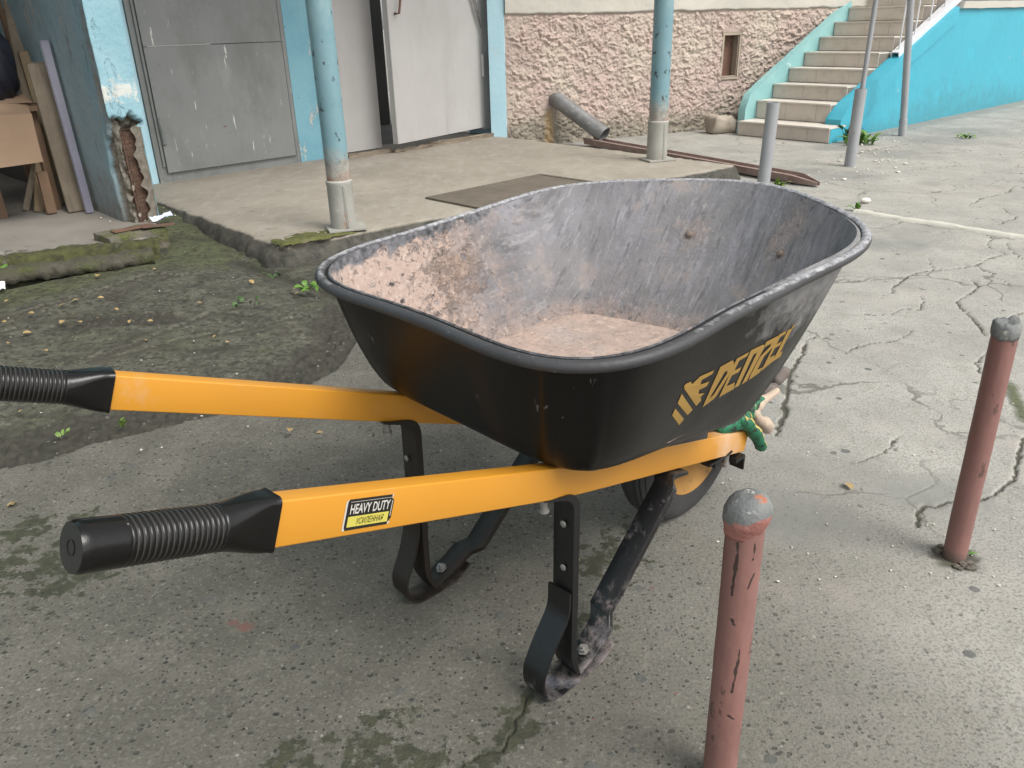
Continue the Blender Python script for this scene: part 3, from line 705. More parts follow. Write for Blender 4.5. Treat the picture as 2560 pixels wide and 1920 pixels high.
d2 = empty('double_door', FP((sL2 + sR2) / 2, ZS)); tag(d2, 'pale grey double steel door with its right leaf standing ajar', 'door')
bm = bmesh.new(); fbox(bm, sL2, sL2 + .055, ZS, TOPD, -.06, .02); fbox(bm, sH2 + .004, sR2, ZS + .05, TOPD, -.06, .015); fbox(bm, sL2 + .055, sH2, TOPD - .06, TOPD, -.06, .015)
under(bmobj('door_frame', bm, M_DOOR2), d2)
bm = bmesh.new(); fbox(bm, sL2 + .058, sGapL, ZS + .02, TOPD - .065, -.045, -.005); under(bmobj('fixed_leaf', bm, M_DOOR2), d2)
lh = FP(sH2, ZS + .075, .018)                                     # hinge line foot
lf = PL(990, 359, (0, 0, ZS + .075), (0, 0, 1))
ld = (lf - lh)[:2]; lw = np.linalg.norm(ld); ld /= lw
leafR = np.array([[ld[0], -ld[1], 0], [ld[1], ld[0], 0], [0, 0, 1]])
bm = bmesh.new(); add_box(bm, (lh[0] + ld[0] * lw / 2, lh[1] + ld[1] * lw / 2, (ZS + .075 + TOPD - .07) / 2), (lw, .045, TOPD - .07 - ZS - .075), leafR, .003)
lf_o = under(bmobj('open_leaf', bm, M_DOOR2), d2)
outn = np.array([-ld[1], ld[0]]); 
if outn @ np.array([0, -1]) < 0: outn = -outn
def leafp(px, py, off=.0):
    return PL(px, py, (lh[0] + outn[0] * (.023 + off), lh[1] + outn[1] * (.023 + off), 0), (outn[0], outn[1], 0))
# pull handle: bent bar
ha = leafp(992, -40, .0); hb = leafp(986, 34, .0); oo = np.array([outn[0], outn[1], 0]) * .045
under(tube('handle', [ha, ha + oo, hb + oo, hb], .009, M_RUST, None, 8), d2)
zh2 = leafp(1194, 165)[2]
V, F = lathe([(.006, -.09), (.015, -.085), (.015, -.002), (.011, 0), (.015, .002), (.015, .085), (.006, .09)], 14)
o = obj('hinge', V, F, M_DOOR2, smooth=True, sharp=40); o.location = FP(sH2 - .002, zh2, .05); under(o, d2)
ca = leafp(1178, -25, .03); cb = leafp(1188, 28, .03); cc = leafp(1203, 72, .03)
hel = []; 
for t in np.linspace(0, 1, 150):
    p = ca + (cc - ca) * t; ax = (cc - ca) / np.linalg.norm(cc - ca); e1 = np.cross(ax, (0, 0, 1.0)); e1 /= np.linalg.norm(e1); e2 = np.cross(ax, e1)
    r = .013 if t < .66 else .013 * max(.15, (1 - t) / .34); w = t * 2 * math.pi * 24
    hel.append(p + r * (math.cos(w) * e1 + math.sin(w) * e2))
under(tube('closer_spring', hel, .0035, mat('spring_steel', (.14, .13, .12), rough=.5, metal=.6), None, 6), d2)
for (a, b, w, t) in (((870, 391), (980, 376), .05, .022), ((1075, 362), (1228, 338), .055, .03), ((985, 378), (1075, 363), .04, .014)):
    pa = G(*a, ZS + .012); pb = G(*b, ZS + .012)
    bm = bmesh.new(); box_between(bm, pa, pb, w, t, (FN[0], FN[1], 0), .004)
    bmesh.ops.subdivide_edges(bm, edges=[e for e in bm.edges if e.calc_length() > .2], cuts=9)
    for v in bm.verts: v.co += Vector((random.uniform(-1, 1), random.uniform(-1, 1), random.uniform(-1, 1))) * .004
    under(bmobj('threshold_board', bm, M_OLDWOOD, sharp=40), d2)

# ---- pink roughcast base wall with smooth plaster above
WA = math.radians(25.0); WD = np.array([math.cos(WA), math.sin(WA)]); WN = np.array([WD[1], -WD[0]])
W0 = np.array([C_[0], C_[1]])
def WP(s, z, n=0.0): return np.array([W0[0] + WD[0] * s + WN[0] * n, W0[1] + WD[1] * s + WN[1] * n, z])
def WS(px, py):
    p = PL(px, py, (W0[0], W0[1], 0), (WN[0], WN[1], 0)); return np.array([(p[:2] - W0) @ WD, p[2]])
M_PINK = mat('pink_roughcast', (.45, .35, .305), (.40, .32, .28), 3.5, rough=.92, bump=.010, bscale=60, layers=[
    dict(kind='noise', scale=2.2, lo=.46, hi=.64, color=(.47, .41, .335), amount=.85),
    dict(kind='attr', attr='peak', scale=9, jit=.5, lo=.45, hi=.95, color=(.60, .47, .40), amount=.8),
    dict(kind='noise', scale=18, lo=.55, hi=.72, color=(.32, .24, .20), amount=.6),
    dict(kind='attr', attr='dirt', scale=7, jit=.8, lo=.35, hi=.8, color=(.27, .235, .185), color2=(.20, .18, .145), cscale=10),
    dict(kind='attr', attr='ochre', scale=12, jit=.6, lo=.35, hi=.75, color=(.42, .30, .16))])
ws0 = WS(1813, 92); ws1 = WS(1836, 186)
def build_pink():
    Lw = 4.7; zt = 1.075
    us = np.linspace(0, Lw, 760); zs = np.linspace(-.05, zt, 200)
    U, Z = np.meshgrid(us, zs)
    wx = U + .13 * (fbm(U * 11, Z * 11, 5, 3) - .5); wz = Z + .13 * (fbm(U * 11, Z * 11, 5, 4) - .5)
    d1_, r1 = worley(wx * 17, wz * 21, 5); d2_, r2 = worley(wx * 38, wz * 44, 6)
    lump = (1 - np.clip(d1_ * 1.25, 0, 1)) * (.35 + .65 * r1) * .026 + (1 - np.clip(d2_ * 1.2, 0, 1)) * r2 * .017 + .016 * (fbm(U * 55, Z * 55, 3, 19) - .5) + .022 * np.abs(fbm(wx * 8, wz * 8, 4, 23) - .5)
    fade = sstep(zt, zt - .05, Z) * sstep(-.02, .06, U)
    h = lump * fade + .015 * (fbm(U * 3, Z * 3, 3, 9) - .5) * fade
    slot = (U > ws0[0] - .012) & (U < ws1[0] + .012) & (Z > ws1[1] - .012) & (Z < ws0[1] + .012)
    near = np.maximum(np.abs(U - (ws0[0] + ws1[0]) / 2) / .10, np.abs(Z - (ws0[1] + ws1[1]) / 2) / .25)
    h *= sstep(.75, 1.3, near) * .85 + .15
    pp = WS(1388, 262); rp = np.hypot(U - pp[0], Z - pp[1]); h *= .4 + .6 * sstep(.08, .2, rp)
    ochre = np.exp(-((U - pp[0] + .07) / .07) ** 2) * sstep(pp[1] + .05, pp[1] - .1, Z) * .75
    dirt = np.clip(1.05 - Z / .32, 0, 1) + .35 * np.exp(-((U - pp[0]) / .4) ** 2) * (Z < .5)
    P = np.stack([W0[0] + WD[0] * U + WN[0] * h, W0[1] + WD[1] * U + WN[1] * h, Z], -1).reshape(-1, 3)
    sl = slot.ravel(); F = [f for f in grid_faces(len(zs), len(us)) if not all(sl[i] for i in f)]
    o = obj('roughcast_base', P, F, M_PINK, smooth=True, attrs={'peak': np.clip(lump / .045, 0, 1), 'dirt': dirt, 'ochre': ochre})
    under(o, bld)
    # slot: recess with brown steel plate
    bm = bmesh.new(); Rw = np.array([[WD[0], WN[0], 0], [WD[1], WN[1], 0], [0, 0, 1]])
    cs = (ws0[0] + ws1[0]) / 2; cz = (ws0[1] + ws1[1]) / 2; w = ws1[0] - ws0[0] + .03; hh = ws0[1] - ws1[1] + .03
    add_box(bm, WP(cs - w / 2 - .012, cz, -.05), (.024, .13, hh), Rw, .003); add_box(bm, WP(cs + w / 2 + .012, cz, -.05), (.024, .13, hh), Rw, .003)
    add_box(bm, WP(cs, cz + hh / 2 + .012, -.05), (w + .05, .13, .024), Rw, .003); add_box(bm, WP(cs, cz - hh / 2 - .012, -.05), (w + .05, .13, .024), Rw, .003)
    under(bmobj('vent_frame', bm, mat('vent_plaster', (.38, .32, .25), rough=.9)), bld)
    bm = bmesh.new(); add_box(bm, WP(cs, cz, -.085), (w, .02, hh), Rw); under(bmobj('vent_plate', bm, M_RUST), bld)
    # smooth plaster above, slightly proud, uneven lower lip
    us = np.linspace(-.0, Lw, 300); zs = np.concatenate([[zt - .02, zt - .012], np.linspace(zt, zt + .2, 24), [1.6, 3, HT]])
    U, Z = np.meshgrid(us, zs); lip = .02 * (fbm(U * 8, U * 0, 4, 30) - .5)
    h = np.where(Z < zt - .015, -.01, .026 + .012 * (fbm(U * 6, Z * 6, 3, 31) - .5))
    P = np.stack([W0[0] + WD[0] * U + WN[0] * h, W0[1] + WD[1] * U + WN[1] * h, Z + lip * (Z < zt + .1)], -1).reshape(-1, 3)
    under(obj('wall', P, grid_faces(len(zs), len(us)), M_WALL, smooth=True), bld)
build_pink()

# ---- canopy carried by the two blue posts (above the picture; it shades the doors)
p1 = G(861, 573, ZS)[:2]; p2 = G(1641, 401, ZS)[:2]
bm = bmesh.new(); fo = max((p1 - DL) @ FN, (p2 - DL) @ FN) + .3
fbox(bm, sP + PW + .01, sC - .02, 3.3, 3.44, .01, fo, .01)
cano = bmobj('entrance_canopy', bm, M_WALL); tag(cano, 'flat concrete canopy over the entrance slab carried by the two blue posts', 'canopy')

M_POST = mat('worn_blue_post_paint', (.18, .305, .335), (.14, .255, .29), 4, rough=.45, bump=.001, bscale=60, layers=[
    dict(kind='noise', scale=7, lo=.52, hi=.7, color=(.27, .35, .34), amount=.8, stretch=(1, 1, .35)),
    dict(kind='noise', scale=28, lo=.62, hi=.645, color=(.035, .035, .038), amount=.95, stretch=(1, 1, .6)),
    dict(kind='attr', attr='low', scale=18, jit=.9, lo=.45, hi=.8, color=(.34, .33, .29), color2=(.22, .20, .17), cscale=30),
    dict(kind='attr', attr='low', scale=9, jit=1.3, lo=.9, hi=1.15, color=(.30, .13, .06))])
M_COLLAR = mat('grey_post_sleeve', (.34, .335, .30), (.28, .27, .24), 6, rough=.75, bump=.002, bscale=60, layers=[
    dict(kind='noise', scale=11, lo=.60, hi=.68, color=(.30, .15, .075), amount=.8, stretch=(1, 1, .5)),
    dict(kind='noise', scale=40, lo=.62, hi=.68, color=(.5, .48, .43), amount=.6)])
def post(p, topy, label, colly, px, r, lean=0.0):
    t = empty('canopy_post', (p[0], p[1], ZS)); tag(t, label, 'post', 'blue posts of the entrance canopy')
    zc = vertical_z(px, colly, p) - ZS
    hs = np.linspace(zc - .02, 3.195, 70)
    V, F = lathe([(r, h) for h in hs], 28); a = [max(0, 1 - (v[2] - zc) / .30) for v in V]
    obj('pipe', V, F, M_POST, t, smooth=True, attrs={'low': a}, sharp=50)
    V, F = lathe([(r * 1.08, .015), (r * 1.10, .05), (r * 1.09, zc * .5), (r * 1.08, zc - .02), (r * 1.13, zc - .012), (r * 1.13, zc), (r * .98, zc + .008)], 30)
    obj('sleeve', V, F, M_COLLAR, t, smooth=True, sharp=40)
    bm = bmesh.new(); box_between(bm, (r * .55, -r * .95, .02), (r * .55, -r * .95, zc - .015), .012, .010, (1, 0, 0), .002); bmobj('weld_seam', bm, M_COLLAR, t)
    bm = bmesh.new(); add_box(bm, (.01, 0, .008), (r * 3.3, r * 2.5, .012), None, .003)
    o = bmobj('base_plate', bm, M_COLLAR, t); o.rotation_euler = (0, 0, .35)
    return t
post(p1, 0, 'nearer blue pipe post in a grey sleeve beside the moss patch', 452, 830, .056)
post(p2, 0, 'farther blue pipe post in a grey sleeve before the pink wall', 303, 1650, .064)
# ------------------------------------------------------------------ staircase along the pink wall
SA = math.radians(40.5); SU = np.array([math.cos(SA), math.sin(SA)]); SR = np.array([SU[1], -SU[0]])
S0 = G(1843, 338)[:2]
def SP(u, r, z): return np.array([S0[0] + SU[0] * u + SR[0] * r, S0[1] + SU[1] * u + SR[1] * r, z])
SRM = np.array([[SU[0], SR[0], 0], [SU[1], SR[1], 0], [0, 0, 1]])
M_TILE = mat('beige_stair_tile', (.53, .475, .41), (.47, .42, .36), 6, rough=.55, bump=.001, bscale=120, layers=[
    dict(kind='noise', scale=12, lo=.55, hi=.72, color=(.36, .30, .24), amount=.6)])
M_TILETOP = mat('beige_tread_tile', (.62, .575, .51), (.55, .51, .45), 6, rough=.5, layers=[
    dict(kind='noise', scale=14, lo=.58, hi=.72, color=(.38, .33, .27), amount=.6)])
M_CORE = mat('stair_core', (.20, .175, .145), rough=.95)
M_TURQ = mat('turquoise_paint', (.05, .355, .455), (.045, .315, .415), 1.5, rough=.55, bump=.004, bscale=14, layers=[
    dict(kind='noise', scale=3, lo=.55, hi=.75, color=(.05, .46, .58), amount=.6),
    dict(kind='noise', scale=7, lo=.69, hi=.70, color=(.30, .46, .50), amount=.8),
    dict(kind='attr', attr='foot', scale=9, jit=1.0, lo=.5, hi=.9, color=(.05, .23, .28), amount=.7),
    dict(kind='attr', attr='red', scale=16, jit=.8, lo=.55, hi=.7, color=(.55, .22, .16), amount=.8)])
M_TEAL = mat('faded_teal_paint', (.20, .40, .40), (.26, .46, .45), 3, rough=.6, bump=.003, bscale=25, layers=[
    dict(kind='noise', scale=9, lo=.62, hi=.66, color=(.46, .58, .56), amount=.8), dict(kind='noise', scale=26, lo=.64, hi=.68, color=(.17, .28, .28), amount=.7)])
RISE = .128; TREAD = .247; WST = .735
zt = [0, .125, .285]
while len(zt) < 13: zt.append(zt[-1] + RISE)
st = empty('staircase', (*S0, 0), 0); tag(st, 'beige tiled staircase with turquoise side wall climbing along the pink wall', 'stairs')
def bx(name, u0, u1, r0, r1, z0, z1, m, parent, bev=.002):
    bm = bmesh.new(); c = SP((u0 + u1) / 2, (r0 + r1) / 2, (z0 + z1) / 2) - np.array([*S0, 0])
    add_box(bm, c, (u1 - u0, r1 - r0, z1 - z0), SRM, bev); return bmobj(name, bm, m, parent)
for i in range(1, len(zt)):
    u0 = (i - 1) * TREAD + (.03 if i > 1 else 0); u1 = 13 * TREAD; r1 = .90 if i == 1 else WST
    if i == 1: u1 = TREAD + .2
    stp = bx('step', u0 + .012, u0 + TREAD + .06, 0.0, r1 - (.012 if i == 1 else .0), zt[i - 1] + (.0 if i > 1 else -.04), zt[i] - .010, M_CORE, st, 0)
    cuts = [.0, .31, .55, r1] if i % 2 else [.0, .28, .60, r1]
    if i == 2: cuts = [0, .30, .60, r1]
    if i == 1: cuts = [0, .36, .70, r1]
    for a, b in zip(cuts[:-1], cuts[1:]):
        bx('riser_tile', u0 + random.uniform(0, .002), u0 + .0115, a + .003, b - .003, zt[i - 1] + .007, zt[i] - .012, M_TILE, stp)
        bx('tread_tile', u0 - .010, u0 + TREAD + .02, a + .002, b - .002, zt[i] - .0095, zt[i] + random.uniform(0, .001), M_TILETOP, stp)
bx('step_end_paint', .012, TREAD + .1, .8885, .903, -.02, .112, M_TURQ, st, 0)
def strip_prism(name, poly_uz, r0, r1, m, parent, rough=.006, attrs=None, nu=0):
    """wall between r0 and r1 with outline poly_uz, its faces cut fine and slightly uneven"""
    bm = bmesh.new(); vs = [bm.verts.new((u, r0, z)) for u, z in poly_uz]; f = bm.faces.new(vs)
    ex = bmesh.ops.extrude_face_region(bm, geom=[f])
    for v in [g for g in ex['geom'] if isinstance(g, bmesh.types.BMVert)]: v.co.y = r1
    bmesh.ops.triangulate(bm, faces=[q for q in bm.faces if len(q.verts) > 4])
    for _ in range(5):
        es = [e for e in bm.edges if e.calc_length() > .13]
        if not es: break
        bmesh.ops.subdivide_edges(bm, edges=es, cuts=1)
    bmesh.ops.triangulate(bm, faces=[q for q in bm.faces if len(q.verts) > 4])
    co = np.array([v.co[:] for v in bm.verts])
    k = fbm(co[:, 0] * 5 + 3, co[:, 2] * 5 + co[:, 1] * 9, 4, 12) - .5; k2 = fbm(co[:, 0] * 13, co[:, 2] * 13, 3, 17) - .5
    A = []
    for v, a, b in zip(bm.verts, k, k2):
        u, r, z = v.co; A.append((u, r, z)); p = SP(u + b * rough * 1.2, r + a * rough * 2, z + b * rough * 1.8); v.co = Vector(p - np.array([*S0, 0]))
    A = np.array(A); o = bmobj(name, bm, m, parent, smooth=True, sharp=50)
    at = o.data.attributes.new('foot', 'FLOAT', 'POINT'); at.data.foreach_set('value', np.clip(1 - (A[:, 2]) / .14, 0, 1).astype(np.float32))
    rz = np.exp(-((A[:, 0] - 4.55) / .06) ** 2 - ((A[:, 2] - .72) / .10) ** 2) + .8 * np.exp(-((A[:, 0] - 4.35) / .12) ** 2 - ((A[:, 2] - .55) / .03) ** 2)
    at = o.data.attributes.new('red', 'FLOAT', 'POINT'); at.data.foreach_set('value', rz.astype(np.float32))
    return o
# side wall of the flight and landing: outline measured on its yard face
RW = .845
def wuz(px, py, r=RW):
    p = PL(px, py, SP(0, r, 0), (SR[0], SR[1], 0)); d = p[:2] - S0; return np.array([d @ SU, p[2]])
t0 = wuz(2112, 258, RW - .06); t1 = wuz(2283, 118, RW - .0); t2 = wuz(2400, 8, RW - .0)
sl = (t2[1] - t1[1]) / (t2[0] - t1[0]); zl = 1.03; uf = .22
ul = t1[0] + (zl - t1[1]) / sl
zf = t1[1] - sl * (t1[0] - uf)
strip_prism('side_wall', [(uf, -.05), (7.0, -.05), (7.0, zl), (ul, zl), (uf + .10, zf + .07), (uf, zf - .02)], RW - .115, RW, M_TURQ, st)
strip_prism('wall_band', [(uf + .02, zf - .22), (uf - .006, zf - .02), (uf + .1, zf + .076), (ul, zl + .006), (ul + .05, zl - .12), (ul * .5 + .1, (zl + zf) * .5 - .12)], RW - .09, RW + .03, M_TURQ, st)
strip_prism('landing_coping', [(ul + .10, zl - .015), (7.0, zl - .015), (7.0, zl + .05), (ul + .13, zl + .05)], RW - .13, RW + .03, M_WALL, st)
# teal kerb on the wall side
k0 = .10
strip_prism('side_kerb', [(k0, -.04), (k0 + .25, -.04), (13 * TREAD, zt[12] - .06), (13 * TREAD, zt[12] + .215), (k0 + .32, zt[2] + .185), (k0 + .06, zt[2] + .06), (k0, zt[1] + .1)], -.075, -.004, M_TEAL, st)
# handrail foot: white channel on the side wall with thin balusters
M_WHITE = mat('white_rail_paint', (.62, .62, .64), (.56, .56, .58), 6, rough=.4, layers=[dict(kind='noise', scale=22, lo=.64, hi=.7, color=(.3, .3, .3), amount=.6)])
rl = empty('stair_railing', SP(0, .78, 0)); tag(rl, 'white metal stair railing with a channel rail on top of the turquoise side wall', 'railing')
c0 = wuz(2238, 150, RW - .04); c0[1] += .05; c1 = np.array([c0[0] + 2.2, c0[1] + 2.2 * sl])
bm = bmesh.new()
box_between(bm, SP(c0[0], RW - .05, c0[1] + .012), SP(c1[0], RW - .05, c1[1] + .012), .075, .008, tuple(SR.tolist()) + (0,), .001)
dz = np.array([0, 0, 1.0])
box_between(bm, SP(c0[0], RW - .014, c0[1] - .018), SP(c1[0], RW - .014, c1[1] - .018), .055, .007, (0, 0, 1), .001)
box_between(bm, SP(c0[0], RW - .086, c0[1] - .018), SP(c1[0], RW - .086, c1[1] - .018), .055, .007, (0, 0, 1), .001)
under(bmobj('bottom_rail', bm, M_WHITE), rl)
for k in range(8):
    u = c0[0] + .06 + k * .27; z = c0[1] + (u - c0[0]) * sl + .016
    under(tube('baluster', [SP(u, RW - .05, z), SP(u, RW - .05, z + .88)], .0075, M_WHITE, None, 8), rl)
bm = bmesh.new(); box_between(bm, SP(c0[0], RW - .05, c0[1] + .91), SP(c1[0], RW - .05, c1[1] + .91), .045, .03, tuple(SR.tolist()) + (0,), .004)
under(bmobj('handrail', bm, M_WHITE), rl)

# ------------------------------------------------------------------ pipes standing in the yard
M_GREYP = mat('grey_pipe_paint', (.31, .315, .325), (.27, .275, .285), 5, rough=.45, layers=[
    dict(kind='noise', scale=18, lo=.66, hi=.7, color=(.16, .15, .14), amount=.7)])
def pipe_thing(name, base, top, r, m, label, cat, group=None, cap=True, zbase=-.03):
    b = np.array([base[0], base[1], zbase]); t = np.asarray(top, float)
    e = empty(name, (base[0], base[1], 0)); tag(e, label, cat, group)
    L = np.linalg.norm(t - b); n = 30
    pts = [b + (t - b) * k / n for k in range(n + 1)]
    V, F = tube_mesh(pts, r, 24, (1, 0, 0), cap=False)
    w = [np.array(p) for p in V[-24:]]; c = np.mean(w, 0)
    # open pipe end: wall thickness and a bore
    ib = len(V); V += [c + (p - c) * .86 for p in w]; F += [(ib - 24 + k, ib - 24 + (k + 1) % 24, ib + (k + 1) % 24, ib + k) for k in range(24)]
    jb = len(V); V += [c + (p - c) * .84 - (t - b) / L * .06 for p in w]; F += [(ib + k, ib + (k + 1) % 24, jb + (k + 1) % 24, jb + k) for k in range(24)]
    F.append(tuple(jb + k for k in range(24)))
    o = obj('pipe', V, F, m, None, smooth=True, sharp=45); under(o, e); return e
g1b = G(1903, 500)[:2]; g1z = vertical_z(1923, 256, g1b)
g2b = G(2124, 416)[:2]; g2z = vertical_z(2145, 222, g2b)
def topat(px, py, base, z): return np.array([*(PL(px, py, (0, 0, z), (0, 0, 1))[:2]), z])
pipe_thing('pipe_bollard', g1b, (g1b[0] + .012, g1b[1] + .0, g1z), .036, M_GREYP, 'grey pipe bollard standing before the rusty gutter channel', 'bollard', 'grey pipe bollards near the stairs')
pipe_thing('pipe_bollard', g2b, (g2b[0] + .0, g2b[1], g2z), .039, M_GREYP, 'grey pipe bollard holding a thin pole beside the weed at the stairs', 'bollard', 'grey pipe bollards near the stairs')
e = empty('slim_pole', (*(g2b + np.array([.012, .012])), .1)); tag(e, 'thin pale pole standing in the grey bollard by the stair foot', 'pole', 'slim poles near the stairs')
under(tube('pole', [(g2b[0] + .012, g2b[1] + .012, .15), (g2b[0] + .030, g2b[1] + .03, 2.6)], .0165, M_GREYP, None, 14), e)
pb = G(2256, 340)[:2]
e = empty('slim_pole', (*pb, 0)); tag(e, 'slim grey pole standing on the asphalt against the turquoise side wall', 'pole', 'slim poles near the stairs')
ptop = PL(2277, 0, (0, pb[1], 0), (0, 1, 0)); d = ptop - np.array([*pb, 0]); 
under(tube('pole', [(*pb, -.02), np.array([*pb, 0]) + d * .13], .034, M_GREYP, None, 16), e)
under(tube('pole', [np.array([*pb, 0]) + d * .12, np.array([*pb, 0]) + d * 2.2], .029, M_GREYP, None, 16), e)

# red bollards
M_RED = mat('faded_red_paint', (.245, .120, .102), (.20, .102, .088), 6, rough=.55, bump=.0008, bscale=50, layers=[
    dict(kind='noise', scale=9, lo=.45, hi=.7, color=(.285, .14, .12), amount=.7, stretch=(1, 1, .3)),
    dict(kind='noise', scale=5, lo=.52, hi=.7, color=(.135, .070, .058), amount=.65, stretch=(1, 1, .4)),
    dict(kind='noise', scale=26, lo=.62, hi=.64, color=(.075, .045, .04), color2=(.12, .07, .055), amount=.9, stretch=(1, 1, .45)),
    dict(kind='chips', scale=34, share=.10, size=.22, size0=.08, color=(.085, .05, .043), color2=(.12, .075, .06), amount=.9, stretch=(1, 1, .6)),
    dict(kind='attr', attr='drip', scale=42, jit=1.7, lo=.42, hi=.58, color=(.028, .020, .018), color2=(.06, .035, .028), cscale=60, h=-.0006),
    dict(kind='attr', attr='low', scale=20, jit=.8, lo=.5, hi=.9, color=(.12, .085, .07))])
M_CAP = mat('grey_cement_cap', (.20, .205, .195), (.125, .132, .13), 22, rough=.75, bump=.005, bscale=70, layers=[
    dict(kind='noise', scale=45, lo=.62, hi=.68, color=(.55, .54, .47), amount=.8),
    dict(kind='attr', attr='skirt', scale=50, jit=.5, lo=.4, hi=.6, color=(.27, .11, .09), color2=(.33, .15, .125), cscale=30),
    dict(kind='attr', attr='orange', scale=60, jit=1.6, lo=.62, hi=.85, color=(.48, .18, .06), color2=(.34, .10, .05), cscale=90)])
def red_bollard(base, top, r, label, domed, drips=()):
    e = empty('red_bollard', (*base, 0)); tag(e, label, 'bollard', 'faded red pipe bollards')
    b = np.array([*base, -.04]); t = np.asarray(top, float); n = 300; pts = [b + (t - b) * k / n for k in range(n + 1)]
    V, F = tube_mesh(pts, r, 110, (1, 0, 0)); V = np.array(V); ax = (t - b) / np.linalg.norm(t - b)
    h = (V - t) @ ax
    # angle around the pipe, 0 = towards the camera
    rel = V - t - np.outer(h, ax); view = np.array([-base[0], -base[1], 0]); view /= np.linalg.norm(view); rt = np.array([-view[1], view[0], 0])
    an = np.degrees(np.arctan2(rel @ rt, rel @ view))
    drip = np.zeros(len(V))
    for a0, a1, h0, h1, w in drips:
        f = np.clip((h - h1) / (h0 - h1), 0, 1); aa = a1 + (a0 - a1) * f + 7 * (fbm(h * 90, h * 0, 3, 4) - .5)
        ww = w * (.55 + .9 * fbm(h * 130, h * 0 + a0, 3, 6))
        drip = np.maximum(drip, .72 * np.clip(1.2 - np.abs(an - aa) / ww, 0, 1) * sstep(h0 + .002, h0 - .002, h) * sstep(h1 - .002, h1 + .002, h))
    V = V + rel / r * ((fbm(h * 18, an / 40, 3, 7) - .5) * .0012)[:, None]
    under(obj('pipe', V, F, M_RED, None, smooth=True, sharp=50, attrs={'drip': drip, 'low': np.clip(1 - (V[:, 2]) / .06, 0, 1)}), e)
    if domed:      # round cement ball over the mouth, lopsided skirt painted red
        prof = [(.001, .0505), (.013, .050), (.024, .046), (.033, .038), (.0395, .027), (.0420, .014), (.0412, .002), (.0390, -.008), (.0360, -.017), (.0335, -.027), (.0325, -.034)]
        CV, CF = lathe([(a * r / .0335, hh * r / .0335 * .95) for a, hh in prof], 90); CV = np.array(CV)
        k = fbm(np.arctan2(CV[:, 1], CV[:, 0]) * 1.3 + 9, CV[:, 2] * 60, 3, 3) - .5
        CV[:, :2] *= (1 + .10 * k)[:, None]; CV[:, 0] += .004 * np.clip(CV[:, 2] / .03, -1, 1)
        az_ = np.arctan2(CV[:, 1], CV[:, 0]); sk_ = sstep(.003, -.003, CV[:, 2] - (.000 + .011 * np.sin(az_ + 2.6) + .010 * k))
        CV = CV + t
        orange = np.exp(-(((CV - (t + np.array([.015, -.010, .033]))) / np.array([.017, .014, .014])) ** 2).sum(1))
        under(obj('cement_cap', CV, CF, M_CAP, None, smooth=True, attrs={'orange': orange, 'skirt': sk_}), e)
    else:          # crumbled cement plug
        CV, CF = lathe([(r * 1.06, -.012), (r * 1.10, -.004), (r * 1.08, .010), (r * .8, .017), (r * .45, .012), (.001, .014)], 40); CV = np.array(CV)
        k = fbm(CV[:, 0] * 60 + 3, CV[:, 1] * 60, 4, 3) - .5
        CV[:, 2] += .020 * k; CV[:, :2] *= (1 + .12 * k)[:, None]; CV += t
        under(obj('cement_cap', CV, CF, M_CAP, None, smooth=True, attrs={'orange': np.zeros(len(CV)), 'skirt': np.zeros(len(CV))}), e)
    return e
fb = G(2386, 1392)[:2]; fz = vertical_z(2514, 820, fb)
ft = topat(2516, 822, fb, fz)
red_bollard(fb, ft, .0215, 'faded red pipe bollard with a crumbled cement top, farther right, clear of the wheelbarrow', False)
NT = PL(1866, 1292, (0, 0, .45), (0, 0, 1)); nb = PL(1800, 1920, (NT[0], NT[1], 0), (NT[0], NT[1], 0)); dn = NT - nb; nbase = NT - dn * (NT[2] / dn[2])
red_bollard(nbase[:2], NT, .0230, 'faded red pipe bollard with a round grey cement ball cap in the near foreground', True,
    drips=[(-14, -20, -.018, -.105, 9), (38, 32, -.022, -.050, 9), (44, 26, -.068, -.092, 9), (26, 12, -.185, -.262, 8), (-14, 0, -.138, -.150, 11), (6, 30, -.300, -.310, 14)])
# crumbled hole at the foot of the far red bollard
def crumble(name, c, r, m, seed, flat=.5, n=60, label=None):
    rg = np.random.default_rng(seed); parts = []
    for _ in range(n):
        a = rg.uniform(0, 6.28); d = r * math.sqrt(rg.uniform(.15, 1)); s = rg.uniform(.003, .010)
        bm = bmesh.new(); bmesh.ops.create_icosphere(bm, subdivisions=1, radius=s)
        for v in bm.verts: v.co = Vector((v.co.x * rg.uniform(.7, 1.3), v.co.y * rg.uniform(.7, 1.3), v.co.z * flat)) + Vector((c[0] + d * math.cos(a), c[1] + d * math.sin(a), c[2] + s * .2))
        parts.append(([v.co[:] for v in bm.verts], [tuple(v.index for v in f.verts) for f in bm.faces])); bm.free()
    V, F, I = merge(parts); o = obj(name, V, F, m, kind='stuff'); return o
M_RUBBLE = mat('rubble', (.13, .115, .09), (.07, .062, .05), 60, rough=.95)
crumble('broken_asphalt', (fb[0], fb[1], .0), .045, M_RUBBLE, 3, .6, 20)

